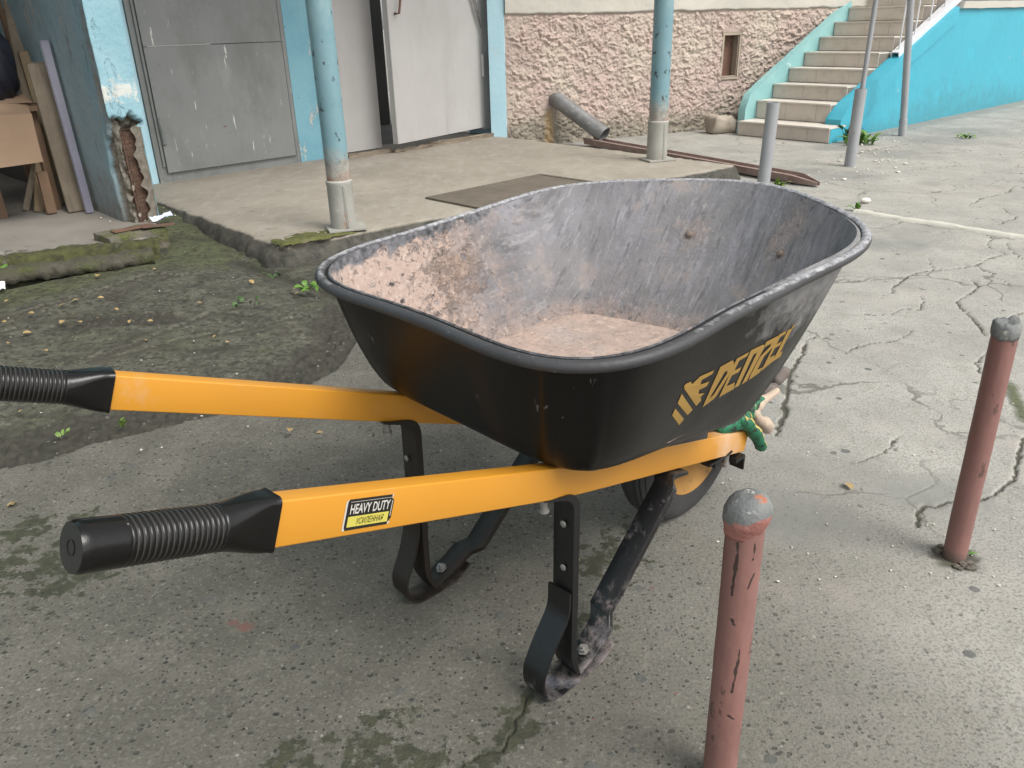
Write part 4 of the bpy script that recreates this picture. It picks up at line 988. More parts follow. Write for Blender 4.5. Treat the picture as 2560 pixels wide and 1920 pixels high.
# ------------------------------------------------------------------ downpipe, rusty channel, raised strip, boulder
M_GALV = mat('galvanised_sheet', (.23, .228, .225), (.165, .165, .165), 12, rough=.5, metal=.35, bump=.002, bscale=30, layers=[
    dict(kind='noise', scale=22, lo=.58, hi=.68, color=(.38, .37, .35), amount=.7), dict(kind='noise', scale=9, lo=.62, hi=.68, color=(.2, .13, .08), amount=.6)])
q0 = WP(*WS(1386, 250), -.06); q1 = WP(*WS(1386, 250), .07)
qe = PL(1511, 338, WP(0, 0, .48), (WN[0], WN[1], 0))
qm = q1 + (qe - q1) * .06
e = empty('drain_pipe', WP(WS(1386, 250)[0], 0)); tag(e, 'galvanised drain pipe elbow coming out of the pink wall', 'pipe')
pts = [q0, q0 * .5 + q1 * .5, q1 + np.array([0, 0, .005]), qm] + [qm + (qe - qm) * k / 8 for k in range(1, 9)]
V, F = tube_mesh(pts, [.060, .060, .066, .066] + [.066] * 7 + [.070], 20, cap=False)
V += [np.array(v) * 1.0 for v in V[-20:]]; c = np.mean(V[-20:], 0); b0 = len(V) - 20
for k in range(20): V[b0 + k] = c + (V[b0 + k] - c) * .9 - (qe - qm) * .5
F += [(b0 - 20 + k, b0 - 20 + (k + 1) % 20, b0 + (k + 1) % 20, b0 + k) for k in range(20)] + [tuple(b0 + k for k in range(20))]
under(obj('pipe', V, F, M_GALV, None, smooth=True, sharp=40), e)
# channel: open trough of rusty sheet lying from under the pipe past the slab corner
ga = G(1472, 356, .03); gb = G(2045, 468, .0); gd = (gb - ga); gd[2] = 0; gL = np.linalg.norm(gd); gd /= gL; gs = np.array([-gd[1], gd[0], 0])
e = empty('gutter_channel', (*ga[:2], 0)); tag(e, 'long rusty steel channel lying on the ground from the drain pipe past the slab corner', 'gutter')
prof = [(-.068, .052), (-.055, .057), (-.050, .054), (-.044, .010), (.044, .008), (.050, .054), (.056, .054), (.050, .003), (-.050, .003), (-.062, .050)]
V = []; nn = 60
for i in range(nn + 1):
    t = i / nn; p = ga + gd * gL * t; s = 1.0 if t < .93 else 1 - (t - .93) / .07 * .75
    for a, z in prof: V.append((p[0] + gs[0] * a * s, p[1] + gs[1] * a * s, .006 + z * (1 if t < .93 else 1 - (t - .93) / .07 * .55) + (.012 * (1 - t))))
F = grid_faces(nn + 1, len(prof), True) + [tuple(range(len(prof))), tuple(nn * len(prof) + k for k in range(len(prof) - 1, -1, -1))]
under(obj('channel', V, F, mat('dusty_rust_sheet', (.31, .23, .20), (.25, .18, .155), 9, rough=.85, layers=[dict(kind='noise', scale=14, lo=.5, hi=.68, color=(.19, .11, .09), amount=.6, stretch=(1, 1, 1)), dict(kind='noise', scale=30, lo=.6, hi=.68, color=(.33, .27, .23), amount=.6)]), None, smooth=True, sharp=35), e)
# raised cement strip across the yard
sp = g2(cA([(800, 500), (1000, 535), (1200, 570), (1500, 610), (1900, 680), (2212, 725), (2500, 770)]))
pts = []
for a, b in zip(sp[:-1], sp[1:]):
    for k in range(14): pts.append(a + (b - a) * k / 14)
P = np.array(pts); t = np.gradient(P, axis=0); t /= np.linalg.norm(t, axis=1)[:, None]; nr = np.stack([-t[:, 1], t[:, 0]], -1)
V = []
for k, (o_, z) in enumerate([(-.030, -.004), (-.022, .011), (0, .018), (.020, .010), (.030, -.004)]):
    w = fbm(P[:, 0] * 12, P[:, 1] * 12 + k, 3, 40) - .5
    q = P + nr * (o_ + .012 * w)[:, None]; V += [(a[0], a[1], z + .008 * b) for a, b in zip(q, w)]
obj('cement_strip', V, grid_faces(5, len(P)), mat('pale_cement', (.56, .54, .47), (.47, .455, .39), 15, rough=.9, bump=.003, bscale=80), smooth=True, kind='structure')
# boulder beside the lowest step
bc = G(1814, 334)
bm = bmesh.new(); bmesh.ops.create_icosphere(bm, subdivisions=4, radius=1)
co = np.array([v.co[:] for v in bm.verts]); k = fbm(co[:, 0] * 2 + 4, co[:, 1] * 2 + co[:, 2] * 1.7, 4, 6)
for v, q in zip(bm.verts, k):
    x, y, z = v.co; sq = lambda a: math.copysign(abs(a) ** .6, a); s = .75 + .5 * q
    v.co = Vector((sq(x) * .135 * s, sq(y) * .10 * s, sq(z) * .085 * s))
M_STONE = mat('beige_stone', (.36, .31, .25), (.28, .24, .19), 9, rough=.9, bump=.004, bscale=40, layers=[dict(kind='noise', scale=14, lo=.55, hi=.7, color=(.17, .15, .12), amount=.7)])
o = bmobj('boulder', bm, M_STONE, smooth=True); o.location = (bc[0] - .04, bc[1] + .06, .075); o.rotation_euler = (.05, .1, .35)
tag(o, 'rough beige stone block against the pink wall beside the lowest stair step', 'stone')

# ------------------------------------------------------------------ things kept in the garage mouth, leaning along the jamb
M_BOARD = mat('weathered_board', (.20, .165, .12), (.15, .122, .09), 5, rough=.85, bump=.002, bscale=60, layers=[
    dict(kind='noise', scale=6, lo=.5, hi=.7, color=(.10, .08, .06), amount=.7, stretch=(9, 9, .6))])
M_BOARD2 = mat('brown_board', (.17, .105, .062), (.125, .078, .048), 6, rough=.8, layers=[
    dict(kind='noise', scale=6, lo=.5, hi=.7, color=(.085, .05, .03), amount=.6, stretch=(9, 9, .6))])
M_YEL = mat('fresh_lath', (.22, .165, .095), (.17, .125, .075), 6, rough=.8)
M_CARD = mat('cardboard', (.20, .135, .086), (.17, .115, .074), 3, rough=.9, layers=[
    dict(kind='noise', scale=4, lo=.5, hi=.8, color=(.30, .20, .125), amount=.5)])
M_TRIM = mat('metal_trim', (.30, .295, .35), (.22, .215, .27), 4, rough=.35, metal=.3)
ZG = .085
def NPt(px, py, dep):      # point on the plane parallel to the garage front, 'dep' metres behind it
    return PL(px, py, FP(0, 0, nP - dep), (FN[0], FN[1], 0))
def ndep(p): return nP - (np.asarray(p[:2]) - DL) @ FN
def board(name, a, b, foot, lean, w, t, m, label, cat, group, bev=.003, ext=0.0):
    """a: pixel of the upper end, b: pixel of the lower end; foot True when b stands on the floor, else the depth of b"""
    if foot is True: pb = G(b[0], b[1], ZG); d = ndep(pb)
    else: pb = NPt(b[0], b[1], foot); d = foot
    pa = NPt(a[0], a[1], d + lean)
    if ext: pa = pa + (pa - pb) * ext
    if foot is not True and pb[2] > ZG: pb = pb + (pb - pa) * ((pb[2] - ZG) / max(.05, (pa - pb)[2]))
    e = empty(name, pb); bm = bmesh.new(); box_between(bm, pb, pa, w, t, tuple(FD.tolist()) + (0,), bev)
    o = bmobj('profile' if 'trim' in name else 'board', bm, m)
    under(o, e); tag(e, label, cat, group); return e
GB = 'boards leaning in the garage mouth'
board('metal_trim', (110, 103), (225, 531), True, .10, .032, .022, M_TRIM, 'lavender grey metal trim strip leaning against the blue garage jamb', 'trim', None)
board('leaning_board', (94, 158), (197, 527), True, .12, .105, .020, M_BOARD, 'widest grey brown board leaning next to the metal trim strip', 'board', GB)
board('leaning_board', (57, 130), (124, 360), .95, .12, .045, .03, M_YEL, 'narrow pale board just left of the widest leaning board', 'board', GB)
board('leaning_board', (70, 0), (112, 250), 1.05, .12, .06, .02, M_BOARD, 'tall thin board standing behind the widest leaning board', 'board', GB, ext=.5)
board('leaning_board', (34, 0), (66, 170), 1.1, .12, .10, .024, M_BOARD, 'broad dusty board with a pale knot at the upper left edge', 'board', GB, ext=.5)
board('leaning_board', (2, 0), (62, 200), 1.2, .15, .05, .05, M_BOARD2, 'dark squared timber at the far upper left corner', 'board', GB, ext=.5)
board('leaning_board', (122, 373), (117, 515), True, .06, .045, .03, M_BOARD2, 'short reddish board standing upright behind the cardboard flap', 'board', GB)
board('leaning_board', (103, 430), (129, 533), True, .04, .045, .03, M_BOARD2, 'short reddish brown batten leaning the other way near the floor', 'board', GB)
board('leaning_board', (101, 312), (97, 528), True, .06, .038, .02, M_YEL, 'pale yellow lath standing upright right of the cardboard flap', 'board', GB)
board('leaning_board', (86, 415), (64, 526), True, .10, .025, .02, M_BOARD, 'thin grey stick leaning left under the cardboard flap', 'board', GB)
board('leaning_board', (136, 377), (174, 512), True, .08, .03, .03, M_BOARD2, 'narrow batten in front of the widest board, near the floor', 'board', GB)
# cardboard: a box with its flap hanging down
def cardsheet(corners, off, m, name, parent, th=.004):
    P = [NPt(x, y, o_) for (x, y), o_ in zip(corners, off)]
    n = np.cross(P[1] - P[0], P[3] - P[0]); n /= np.linalg.norm(n)
    N_ = 12; V = []
    for side in (0, 1):
        for i in range(N_):
            for j in range(N_):
                a, b = i / (N_ - 1), j / (N_ - 1)
                p = (P[0] * (1 - b) + P[1] * b) * (1 - a) + (P[3] * (1 - b) + P[2] * b) * a
                V.append(p + n * (th * side + .010 * math.sin(a * 2.6) * math.sin(b * 2)))
    F = grid_faces(N_, N_) + [tuple(reversed(f)) for f in grid_faces(N_, N_, off=N_ * N_)]
    for k in range(N_ - 1):
        for a, b in ((k, k + 1), ((N_ - 1) * N_ + k, (N_ - 1) * N_ + k + 1), (k * N_, (k + 1) * N_), (k * N_ + N_ - 1, (k + 1) * N_ + N_ - 1)):
            F.append((a, b, b + N_ * N_, a + N_ * N_))
    return under(obj(name, V, F, m, None, smooth=True, sharp=40), parent)
e = empty('cardboard_box', NPt(40, 420, .45)); tag(e, 'opened brown cardboard box with a flap hanging down at the left picture edge', 'box')
cardsheet([(-60, 292), (79, 284), (109, 404), (-60, 428)], [.50, .50, .42, .42], M_CARD, 'flap', e)
cardsheet([(-60, 255), (70, 262), (79, 283), (-60, 290)], [.72, .72, .51, .51], M_CARD, 'flap', e)
cardsheet([(-60, 232), (60, 236), (82, 252), (-60, 262)], [.95, .95, .72, .72], M_CARD, 'flap', e)
# dark sack
sc = NPt(-30, 150, .95); bm = bmesh.new(); bmesh.ops.create_icosphere(bm, subdivisions=4, radius=1)
co = np.array([v.co[:] for v in bm.verts]); k = fbm(co[:, 0] * 3 + 5, co[:, 1] * 3 + co[:, 2] * 2.2, 4, 8)
for v, q in zip(bm.verts, k): v.co = Vector((v.co.x * .17, v.co.y * .17, v.co.z * .24)) * (.75 + .5 * q)
sk = bmobj('dark_sack', bm, mat('navy_sack', (.016, .018, .03), (.012, .012, .018), 5, rough=.5), smooth=True); sk.location = tuple(sc); tag(sk, 'dark navy sack at the left picture edge behind the boards', 'sack')
# trestle the sack and the box stand on
tr = empty('work_trestle', (*sc[:2], ZG)); tag(tr, 'low dark trestle table in the garage carrying the box and the sack', 'table')
tz = NPt(20, 262, .8)[2]; tc = NPt(-20, 262, .95)
bm = bmesh.new(); add_box(bm, (tc[0], tc[1], tz - .02), (.36, .5, .03), FR, .003); under(bmobj('top', bm, M_BOARD2), tr)
for a in (-.14, .14):
    for b in (-.18, .18):
        p = tc[:2] + FD * a + FN * b
        bm = bmesh.new(); add_box(bm, (p[0], p[1], (tz + ZG) / 2 - .02), (.04, .04, tz - ZG - .03), FR, .003); under(bmobj('leg', bm, M_BOARD2), tr)
sk.location = (tc[0], tc[1], tz + .19)
# mossy concrete block with a bent steel plate at the foot of the corner
M_BLK = mat('mossy_block', (.165, .145, .115), (.11, .10, .08), 12, rough=.95, bump=.006, bscale=60, layers=[
    dict(kind='noise', scale=8, lo=.47, hi=.6, color=(.10, .115, .025), color2=(.055, .065, .02), cscale=30, amount=.9, h=.006)])
ba = G(284, 640, .03)[:2]; bb = G(424, 600, .05)[:2]; bd = bb - ba; bl = np.linalg.norm(bd); bd /= bl; bn = np.array([-bd[1], bd[0]])
bm = bmesh.new(); c = (ba + bb) / 2 + bn * .10; add_box(bm, (c[0], c[1], .062), (bl, .20, .105), np.array([[bd[0], bn[0], 0], [bd[1], bn[1], 0], [0, 0, 1]]), .012)
bmesh.ops.subdivide_edges(bm, edges=[e_ for e_ in bm.edges if e_.calc_length() > .05], cuts=9, use_grid_fill=True)
for v in bm.verts:
    q = float(fbm(np.array([v.co.x * 14 + 3.]), np.array([v.co.y * 14 + v.co.z * 9.]), 4, 3)[0]) - .5; v.co += Vector((q * .025, -q * .025, q * .03))
o = bmobj('concrete_block', bm, M_BLK, smooth=True, sharp=60); tag(o, 'mossy broken concrete block at the foot of the blue corner wall', 'block')
c = G(352, 567, .13); bm = bmesh.new()
add_box(bm, (c[0] - .04, c[1] + .0, .125), (.20, .055, .006), np.array([[bd[0], bn[0], 0], [bd[1], bn[1], 0], [0, 0, 1]]), .002)
add_box(bm, (c[0] + .075, c[1] + .03, .128), (.15, .045, .005), np.array([[.9, -.43, 0], [.43, .9, 0], [0, 0, 1]]), .002)
o = bmobj('steel_plate', bm, M_RUST); tag(o, 'bent rusty steel strip lying on the mossy block under the rusty column', 'scrap metal')
# crumpled wrapper beside it
c = G(405, 548, .09); N_ = 14; a = np.linspace(-1, 1, N_); X, Y = np.meshgrid(a, a)
Z = .030 * (fbm(X * 2 + 4, Y * 2, 3, 5)) + .012 * np.abs(vnoise(X * 4, Y * 4, 8) - .5)
o = obj('plastic_wrapper', np.stack([(X * .058).ravel(), (Y * .022).ravel(), Z.ravel()], -1), grid_faces(N_, N_), mat('white_film', (.62, .66, .74), (.40, .46, .62), 25, rough=.35))
o.location = tuple(c); o.rotation_euler = (0.2, -.1, .7); tag(o, 'crumpled white and blue plastic wrapper beside the rusty column', 'litter')
c = G(6, 722, .02)
N_ = 8; a = np.linspace(-1, 1, N_); X, Y = np.meshgrid(a, a); Z = .012 * fbm(X * 2, Y * 2 + 7, 3, 5)
o = obj('paper_scrap', np.stack([(X * .014).ravel(), (Y * .030).ravel(), Z.ravel()], -1), grid_faces(N_, N_), mat('white_paper', (.72, .72, .70), rough=.8)); o.location = tuple(c + np.array([0, 0, .01])); o.rotation_euler = (.3, 0, .5)
tag(o, 'white paper scrap on the ground at the left picture edge', 'litter')

# ------------------------------------------------------------------ weeds
M_LEAF = mat('weed_leaf', (.12, .23, .035), (.08, .17, .028), 30, rough=.55)
M_LEAFL = mat('light_weed_leaf', (.16, .24, .05), (.11, .19, .035), 30, rough=.55)
M_LEAFD = mat('dark_weed_leaf', (.055, .115, .026), (.04, .085, .02), 30, rough=.6)
def leaf_mesh(L, W, bend, lobes=0):
    n = 9; V = []
    for i in range(n):
        t = i / (n - 1); w = W * math.sin(math.pi * min(1, t * .93 + .07)) ** .8 * (1 + (.35 * math.sin(t * math.pi * lobes) if lobes else 0))
        z = bend * L * t * (1 - .9 * t); x = L * t
        V += [(x, -w, z + .25 * w), (x, 0, z), (x, w, z + .25 * w)]
    return V, grid_faces(n, 3)
LEAFS = {}
def weed(name, at, n, L, label, m, cat='weed', spread=.01, lobes=0, up=.8, seed=1, parts=True):
    rg = random.Random(seed); e = empty(name, at); tag(e, label, cat)
    for k in range(n):
        key = (m.name, lobes, k % 3)
        if key not in LEAFS:
            V, F = leaf_mesh(1.0, .17 + .05 * (k % 3), .5 + .3 * (k % 3), lobes)
            me = bpy.data.meshes.new('leaf'); me.from_pydata(V, [], F); me.materials.append(m); me.polygons.foreach_set('use_smooth', np.ones(len(F), bool)); LEAFS[key] = me
        o = bpy.data.objects.new('leaf', LEAFS[key]); COL.objects.link(o); o.parent = e
        s = L * rg.uniform(.6, 1.15); o.scale = (s, s * rg.uniform(.7, 1.3), s)
        o.location = (rg.uniform(-spread, spread), rg.uniform(-spread, spread), .002)
        o.rotation_euler = (rg.uniform(-.3, .3), -rg.uniform(.1, up), rg.uniform(0, 6.28))
    return e
w1 = SP(.30, RW + .03, 0); w2 = SP(.47, RW + .07, 0)
weed('weed', (w1[0], w1[1], .0), 20, .15, 'dark green weed clump at the front end of the turquoise side wall', M_LEAFD, spread=.06, lobes=3, up=1.2, seed=2)
weed('weed', (*(G(2140, 360)[:2]), 0), 30, .12, 'bright green weed clump behind the grey bollard with the pole', M_LEAF, spread=.10, lobes=3, up=.9, seed=5)
weed('weed', (*(G(1945, 470)[:2]), 0), 14, .075, 'small light green sprout at the end of the rusty channel', M_LEAFL, spread=.02, up=1.2, seed=7)
weed('weed', (*(G(2141, 526)[:2]), 0), 7, .05, 'tiny green sprout at the end of the pale cement strip', M_LEAF, spread=.012, up=1.2, seed=9)
weed('weed', (*(G(2415, 345)[:2]), 0), 16, .06, 'low green weed in a crack before the turquoise wall', M_LEAF, spread=.08, up=.6, seed=10)
weed('weed', (*(G(790, 735)[:2]), .02), 14, .05, 'green creeping weed at the slab foot beside the wheelbarrow tray', M_LEAF, spread=.05, up=.7, seed=12)
weed('weed', (*(G(680, 705)[:2]), .02), 10, .03, 'small dark weed under the slab edge', M_LEAFD, spread=.04, up=.9, seed=14)
weed('weed', (*(G(8, 700)[:2]), .03), 9, .055, 'bright green weed under the kerb beam at the left picture edge', M_LEAF, spread=.03, up=.9, seed=15)
weed('weed', (*(G(80, 705)[:2]), .02), 8, .035, 'small green weed under the mossy kerb beam', M_LEAFD, spread=.02, up=.9, seed=16)
weed('weed', (*(G(307, 1080)[:2]), .012), 5, .030, 'light green sprout on the joint between old and new asphalt', M_LEAFL, spread=.008, up=.8, seed=17)
weed('weed', (*(G(2408, 1385)[:2]), 0), 6, .022, 'tiny green sprout at the foot of the farther red bollard', M_LEAF, spread=.008, up=1.0, seed=18)
weed('weed', (*(G(160, 1100)[:2]), .012), 6, .022, 'pale green sprout in the gravel left of the leaf on the joint', M_LEAFL, spread=.010, up=.5, seed=19)
weed('weed', (*(G(620, 770)[:2]), .015), 12, .028, 'patch of fine green weed before the slab', M_LEAFD, spread=.05, up=.9, seed=21)
M_DRY = mat('dry_leaf', (.30, .195, .075), (.38, .28, .125), 40, rough=.7)
V, F = leaf_mesh(.028, .009, .35); me_leaf = bpy.data.meshes.new('fallen_leaf'); me_leaf.from_pydata([(x - .014, y, z) for x, y, z in V], [], F); me_leaf.materials.append(M_DRY)
spots = cD([(40,480),(385,505),(465,475),(190,555),(440,567),(490,608),(385,608),(715,530),(1145,458),(950,285),(1545,360),(1595,325),(1325,695),(1400,733),(120,852),(135,1155),(60,740),(170,675),(25,608),(925,602),(1230,490),(600,585),(620,460),(905,720),(280,785),(800,605),(1800,410),(1830,435),(600,325)]) + [(30, 1262), (725, 1078), (800, 1085), (35, 1260), (2120, 1215), (1000, 700), (1440, 1400)]
for k, (px, py) in enumerate(spots):
    p = G(px, py, .018 if px < 900 and py < 1100 else .004)
    o = bpy.data.objects.new('fallen_leaf', me_leaf); COL.objects.link(o); s = random.uniform(.6, 1.15); o.scale = (s, s, s)
    o.location = (p[0], p[1], (.022 if px < 900 and py < 1100 else .005) + ground_lift(p[0], p[1])); o.rotation_euler = (random.uniform(-.3, .3), random.uniform(-.3, .3), random.uniform(0, 6.28))
    tag(o, 'small dry yellowish leaf lying on the asphalt', 'leaf', 'fallen leaves on the asphalt')
# pale crumbs and pebbles scattered over the yard: too many to count
M_CRUMB = mat('pale_crumbs', (.62, .59, .52), (.45, .43, .38), 200, rough=.85)
def crumbs():
    rg = np.random.default_rng(5); parts = []
    def add(px, py, s, z=.002):
        p = G(px, py); bm = bmesh.new(); bmesh.ops.create_icosphere(bm, subdivisions=1, radius=s)
        for v in bm.verts: v.co = Vector((v.co.x * rg.uniform(.6, 1.4), v.co.y * rg.uniform(.6, 1.4), v.co.z * .5)) + Vector((p[0], p[1], z + s * .25))
        parts.append(([v.co[:] for v in bm.verts], [tuple(v.index for v in f.verts) for f in bm.faces])); bm.free()
    for _ in range(150): add(rg.uniform(1900, 2560), rg.uniform(300, 470), rg.uniform(.003, .009))
    for _ in range(60): add(rg.uniform(2120, 2250), rg.uniform(310, 425), rg.uniform(.005, .014))
    for _ in range(160): add(rg.uniform(1750, 2560), rg.uniform(560, 1500), rg.uniform(.0012, .0030))
    for _ in range(36): add(rg.uniform(0, 800), rg.uniform(700, 1150), rg.uniform(.0015, .004), .012)
    for _ in range(26): add(rg.uniform(240, 480), rg.uniform(552, 600), rg.uniform(.002, .006), .09)
    for q in [(2100, 404), (2130, 415), (2120, 410), (2262, 411), (2245, 432), (2110, 450)]: add(*q, .016)
    V, F, I = merge(parts); obj('pale_crumbs', V, F, M_CRUMB, kind='stuff')
crumbs()
bm = bmesh.new(); bmesh.ops.create_icosphere(bm, subdivisions=3, radius=1)
for v in bm.verts: v.co = Vector((v.co.x * .030, v.co.y * .022, v.co.z * .015)) * random.uniform(.97, 1.03)
o = bmobj('white_pebble', bm, mat('white_stone', (.70, .67, .58), (.6, .57, .5), 20, rough=.7), smooth=True); c = G(2163, 508); o.location = (c[0], c[1], .016); tag(o, 'smooth white stone beside the sprout at the cement strip', 'stone')
# ------------------------------------------------------------------ wheelbarrow (local axes: x forward to the wheel, y to its left, z up)
BO = np.array([-.0685, 1.0948]); BT = .7496
bar = empty('wheelbarrow', (*BO, 0), BT); tag(bar, 'wheelbarrow with black tray caked in pink mortar and yellow box handles', 'wheelbarrow')
BR = np.array([[math.cos(BT), -math.sin(BT), 0], [math.sin(BT), math.cos(BT), 0], [0, 0, 1]]); BP = np.array([*BO, 0])
def toW(p): return BR @ np.asarray(p, float) + BP
def toL(p): return BR.T @ (np.asarray(p, float) - BP)
def onw(px, py, w):
    r = BR.T @ ray(px, py); o = toL(ORG); return o + r * (w - o[1]) / r[1]

M_TRAYOUT = mat('black_tray_paint', (.0045, .0042, .004), (.0065, .006, .0055), 3, rough=.36, spec=.30, bump=.0006, bscale=25, roughvar=.06, layers=[
    dict(kind='noise', scale=3.0, lo=.52, hi=.8, color=(.013, .0115, .010), amount=.8, stretch=(1, 1, .4)),
    dict(kind='noise', scale=95, lo=.70, hi=.74, color=(.30, .28, .26), amount=.7, stretch=(1, 1, .5), rough=.8),
    dict(kind='noise', scale=40, lo=.675, hi=.70, color=(.16, .15, .145), amount=.6, stretch=(1, 1, .35), rough=.8),
    dict(kind='attr', attr='dust', scale=18, jit=1.6, lo=.62, hi=1.0, color=(.22, .22, .225), color2=(.30, .29, .28), cscale=60, amount=.8, rough=.8),
    dict(kind='attr', attr='rusty', scale=9, jit=.7, lo=.4, hi=.8, color=(.017, .0075, .004), amount=.8)])
ST = (2.2, 2.2, 2.2, (.0, .95, .75))
M_TRAYIN = mat('mortar_crusted_tray', (.145, .143, .150), (.215, .208, .212), 9, rough=.8, bump=.0012, bscale=130, layers=[
    dict(kind='noise', scale=14, lo=.48, hi=.60, color=(.250, .246, .262), color2=(.185, .184, .205), cscale=70, amount=.8, stretch=(.55, 1.9, .55, (0, .5, -.2)), rgh=.75),
    dict(kind='noise', scale=34, lo=.54, hi=.60, color=(.075, .075, .080), amount=.5, stretch=(.30, 2.6, .45, (0, .6, -.2)), rgh=.75),
    dict(kind='noise', scale=44, lo=.56, hi=.61, color=(.34, .335, .345), amount=.42, stretch=(.28, 2.8, .45, (0, .6, -.2)), rgh=.75),
    dict(kind='noise', scale=9, lo=.55, hi=.66, color=(.30, .245, .215), color2=(.25, .22, .205), cscale=60, amount=.7, rgh=.75),
    dict(kind='attr', attr='mortar', scale=13, jit=1.4, lo=.40, hi=.80, color=(.315, .245, .215), color2=(.245, .21, .195), cscale=34, h=.002, rough=.95),
    dict(kind='attr', attr='mortar', scale=48, jit=1.9, lo=.80, hi=.95, color=(.41, .32, .275), color2=(.35, .265, .22), cscale=90, h=.0015),
    dict(kind='noise', scale=30, lo=.53, hi=.60, color=(.20, .175, .165), amount=.55, mask='mortar', rgh=.75),
    dict(kind='noise', scale=105, lo=.55, hi=.62, color=(.14, .115, .105), amount=.6, mask='mortar', detail=4),
    dict(kind='noise', scale=85, lo=.57, hi=.64, color=(.50, .42, .37), amount=.5, mask='mortar', detail=4),
    dict(kind='attr', attr='clot', scale=30, jit=1.6, lo=.55, hi=.95, color=(.255, .185, .145), color2=(.37, .275, .22), cscale=110, h=.006, amount=.8),
    dict(kind='noise', scale=60, lo=.61, hi=.65, color=(.040, .038, .040), amount=.8, mask='mortar'),
    dict(kind='noise', scale=10, lo=.60, hi=.66, color=(.105, .105, .118), color2=(.20, .20, .215), cscale=70, amount=.8, stretch=(.8, 1.4, .8), rgh=.75),
    dict(kind='attr', attr='rimzone', scale=28, jit=1.7, lo=.60, hi=.80, color=(.050, .050, .056), color2=(.17, .17, .18), cscale=80)])
M_RIM = mat('worn_tray_rim', (.035, .035, .037), (.05, .05, .053), 8, rough=.55, bump=.001, bscale=120, layers=[
    dict(kind='attr', attr='top', scale=45, jit=1.1, lo=.55, hi=.8, color=(.13, .13, .14), color2=(.36, .355, .365), cscale=110, rough=.85),
    dict(kind='noise', scale=70, lo=.66, hi=.7, color=(.45, .44, .43), amount=.7, rough=.9)])
M_YELLOW = mat('yellow_frame_paint', (.55, .245, .024), (.52, .23, .022), 2, rough=.38, spec=.5, bump=.0003, bscale=20, layers=[
    dict(kind='noise', scale=3, lo=.45, hi=.75, color=(.50, .225, .030), amount=.6, rough=.55),
    dict(kind='noise', scale=30, lo=.70, hi=.715, color=(.16, .11, .06), amount=.8, stretch=(1, 1, .45)),
    dict(kind='noise', scale=16, lo=.60, hi=.72, color=(.50, .30, .14), amount=.45, rough=.8),
    dict(kind='attr', attr='dusty', scale=14, jit=.9, lo=.45, hi=.9, color=(.58, .40, .26), amount=.7, rough=.8)])
M_RUBBER = mat('black_rubber_grip', (.0032, .0030, .0028), (.0048, .0044, .004), 6, rough=.24, spec=.36, bump=.0004, bscale=60, layers=[
    dict(kind='noise', scale=30, lo=.70, hi=.715, color=(.30, .24, .18), amount=.75, rough=.8, stretch=(.6, 1.6, 1)),
    dict(kind='attr', attr='groove', lo=.3, hi=.9, color=(.035, .033, .030), rough=.7)])
M_LEG = mat('black_leg_paint', (.005, .005, .0055), (.008, .008, .0085), 6, rough=.4, bump=.0008, bscale=60, layers=[
    dict(kind='attr', attr='caked', scale=26, jit=1.7, lo=.58, hi=.95, color=(.25, .205, .185), color2=(.085, .09, .11), cscale=24, rough=.9, h=.0008),
    dict(kind='noise', scale=60, lo=.70, hi=.73, color=(.33, .30, .28), amount=.7, rough=.8)])
M_LEGFAR = mat('brown_black_leg_paint', (.011, .008, .0055), (.017, .012, .008), 6, rough=.5, bump=.0008, bscale=60, layers=[
    dict(kind='attr', attr='caked', scale=26, jit=1.2, lo=.7, hi=1.1, color=(.12, .092, .075), color2=(.06, .05, .045), cscale=24, rough=.9)])
M_TYRE = mat('worn_tyre', (.030, .030, .030), (.042, .041, .040), 9, rough=.8, bump=.0008, bscale=80, layers=[
    dict(kind='noise', scale=10, lo=.5, hi=.75, color=(.075, .072, .066), amount=.7)])
M_RIMY = mat('dirty_yellow_rim', (.40, .20, .04), (.33, .17, .04), 12, rough=.55, layers=[
    dict(kind='noise', scale=24, lo=.56, hi=.66, color=(.10, .06, .03), amount=.9), dict(kind='noise', scale=16, lo=.58, hi=.72, color=(.33, .29, .24), amount=.8)])
M_STEEL = mat('dusty_steel', (.33, .32, .30), (.25, .24, .22), 40, rough=.5, metal=.5)
M_LOGO = mat('gold_print', (.36, .215, .045), (.33, .195, .04), 9, rough=.5, layers=[
    dict(kind='noise', scale=70, lo=.66, hi=.70, color=(.06, .05, .04), amount=.7)])
M_MORTAR = mat('dried_mortar', (.41, .31, .26), (.31, .245, .21), 14, rough=.95, bump=.0025, bscale=90, layers=[
    dict(kind='noise', scale=26, lo=.55, hi=.7, color=(.29, .21, .17), amount=.8), dict(kind='noise', scale=9, lo=.52, hi=.66, color=(.33, .29, .27), amount=.7), dict(kind='noise', scale=100, lo=.55, hi=.63, color=(.20, .15, .125), amount=.6, detail=4), dict(kind='noise', scale=45, lo=.56, hi=.62, color=(.52, .39, .31), amount=.5), dict(kind='noise', scale=60, lo=.60, hi=.68, color=(.16, .12, .10), amount=.7)])

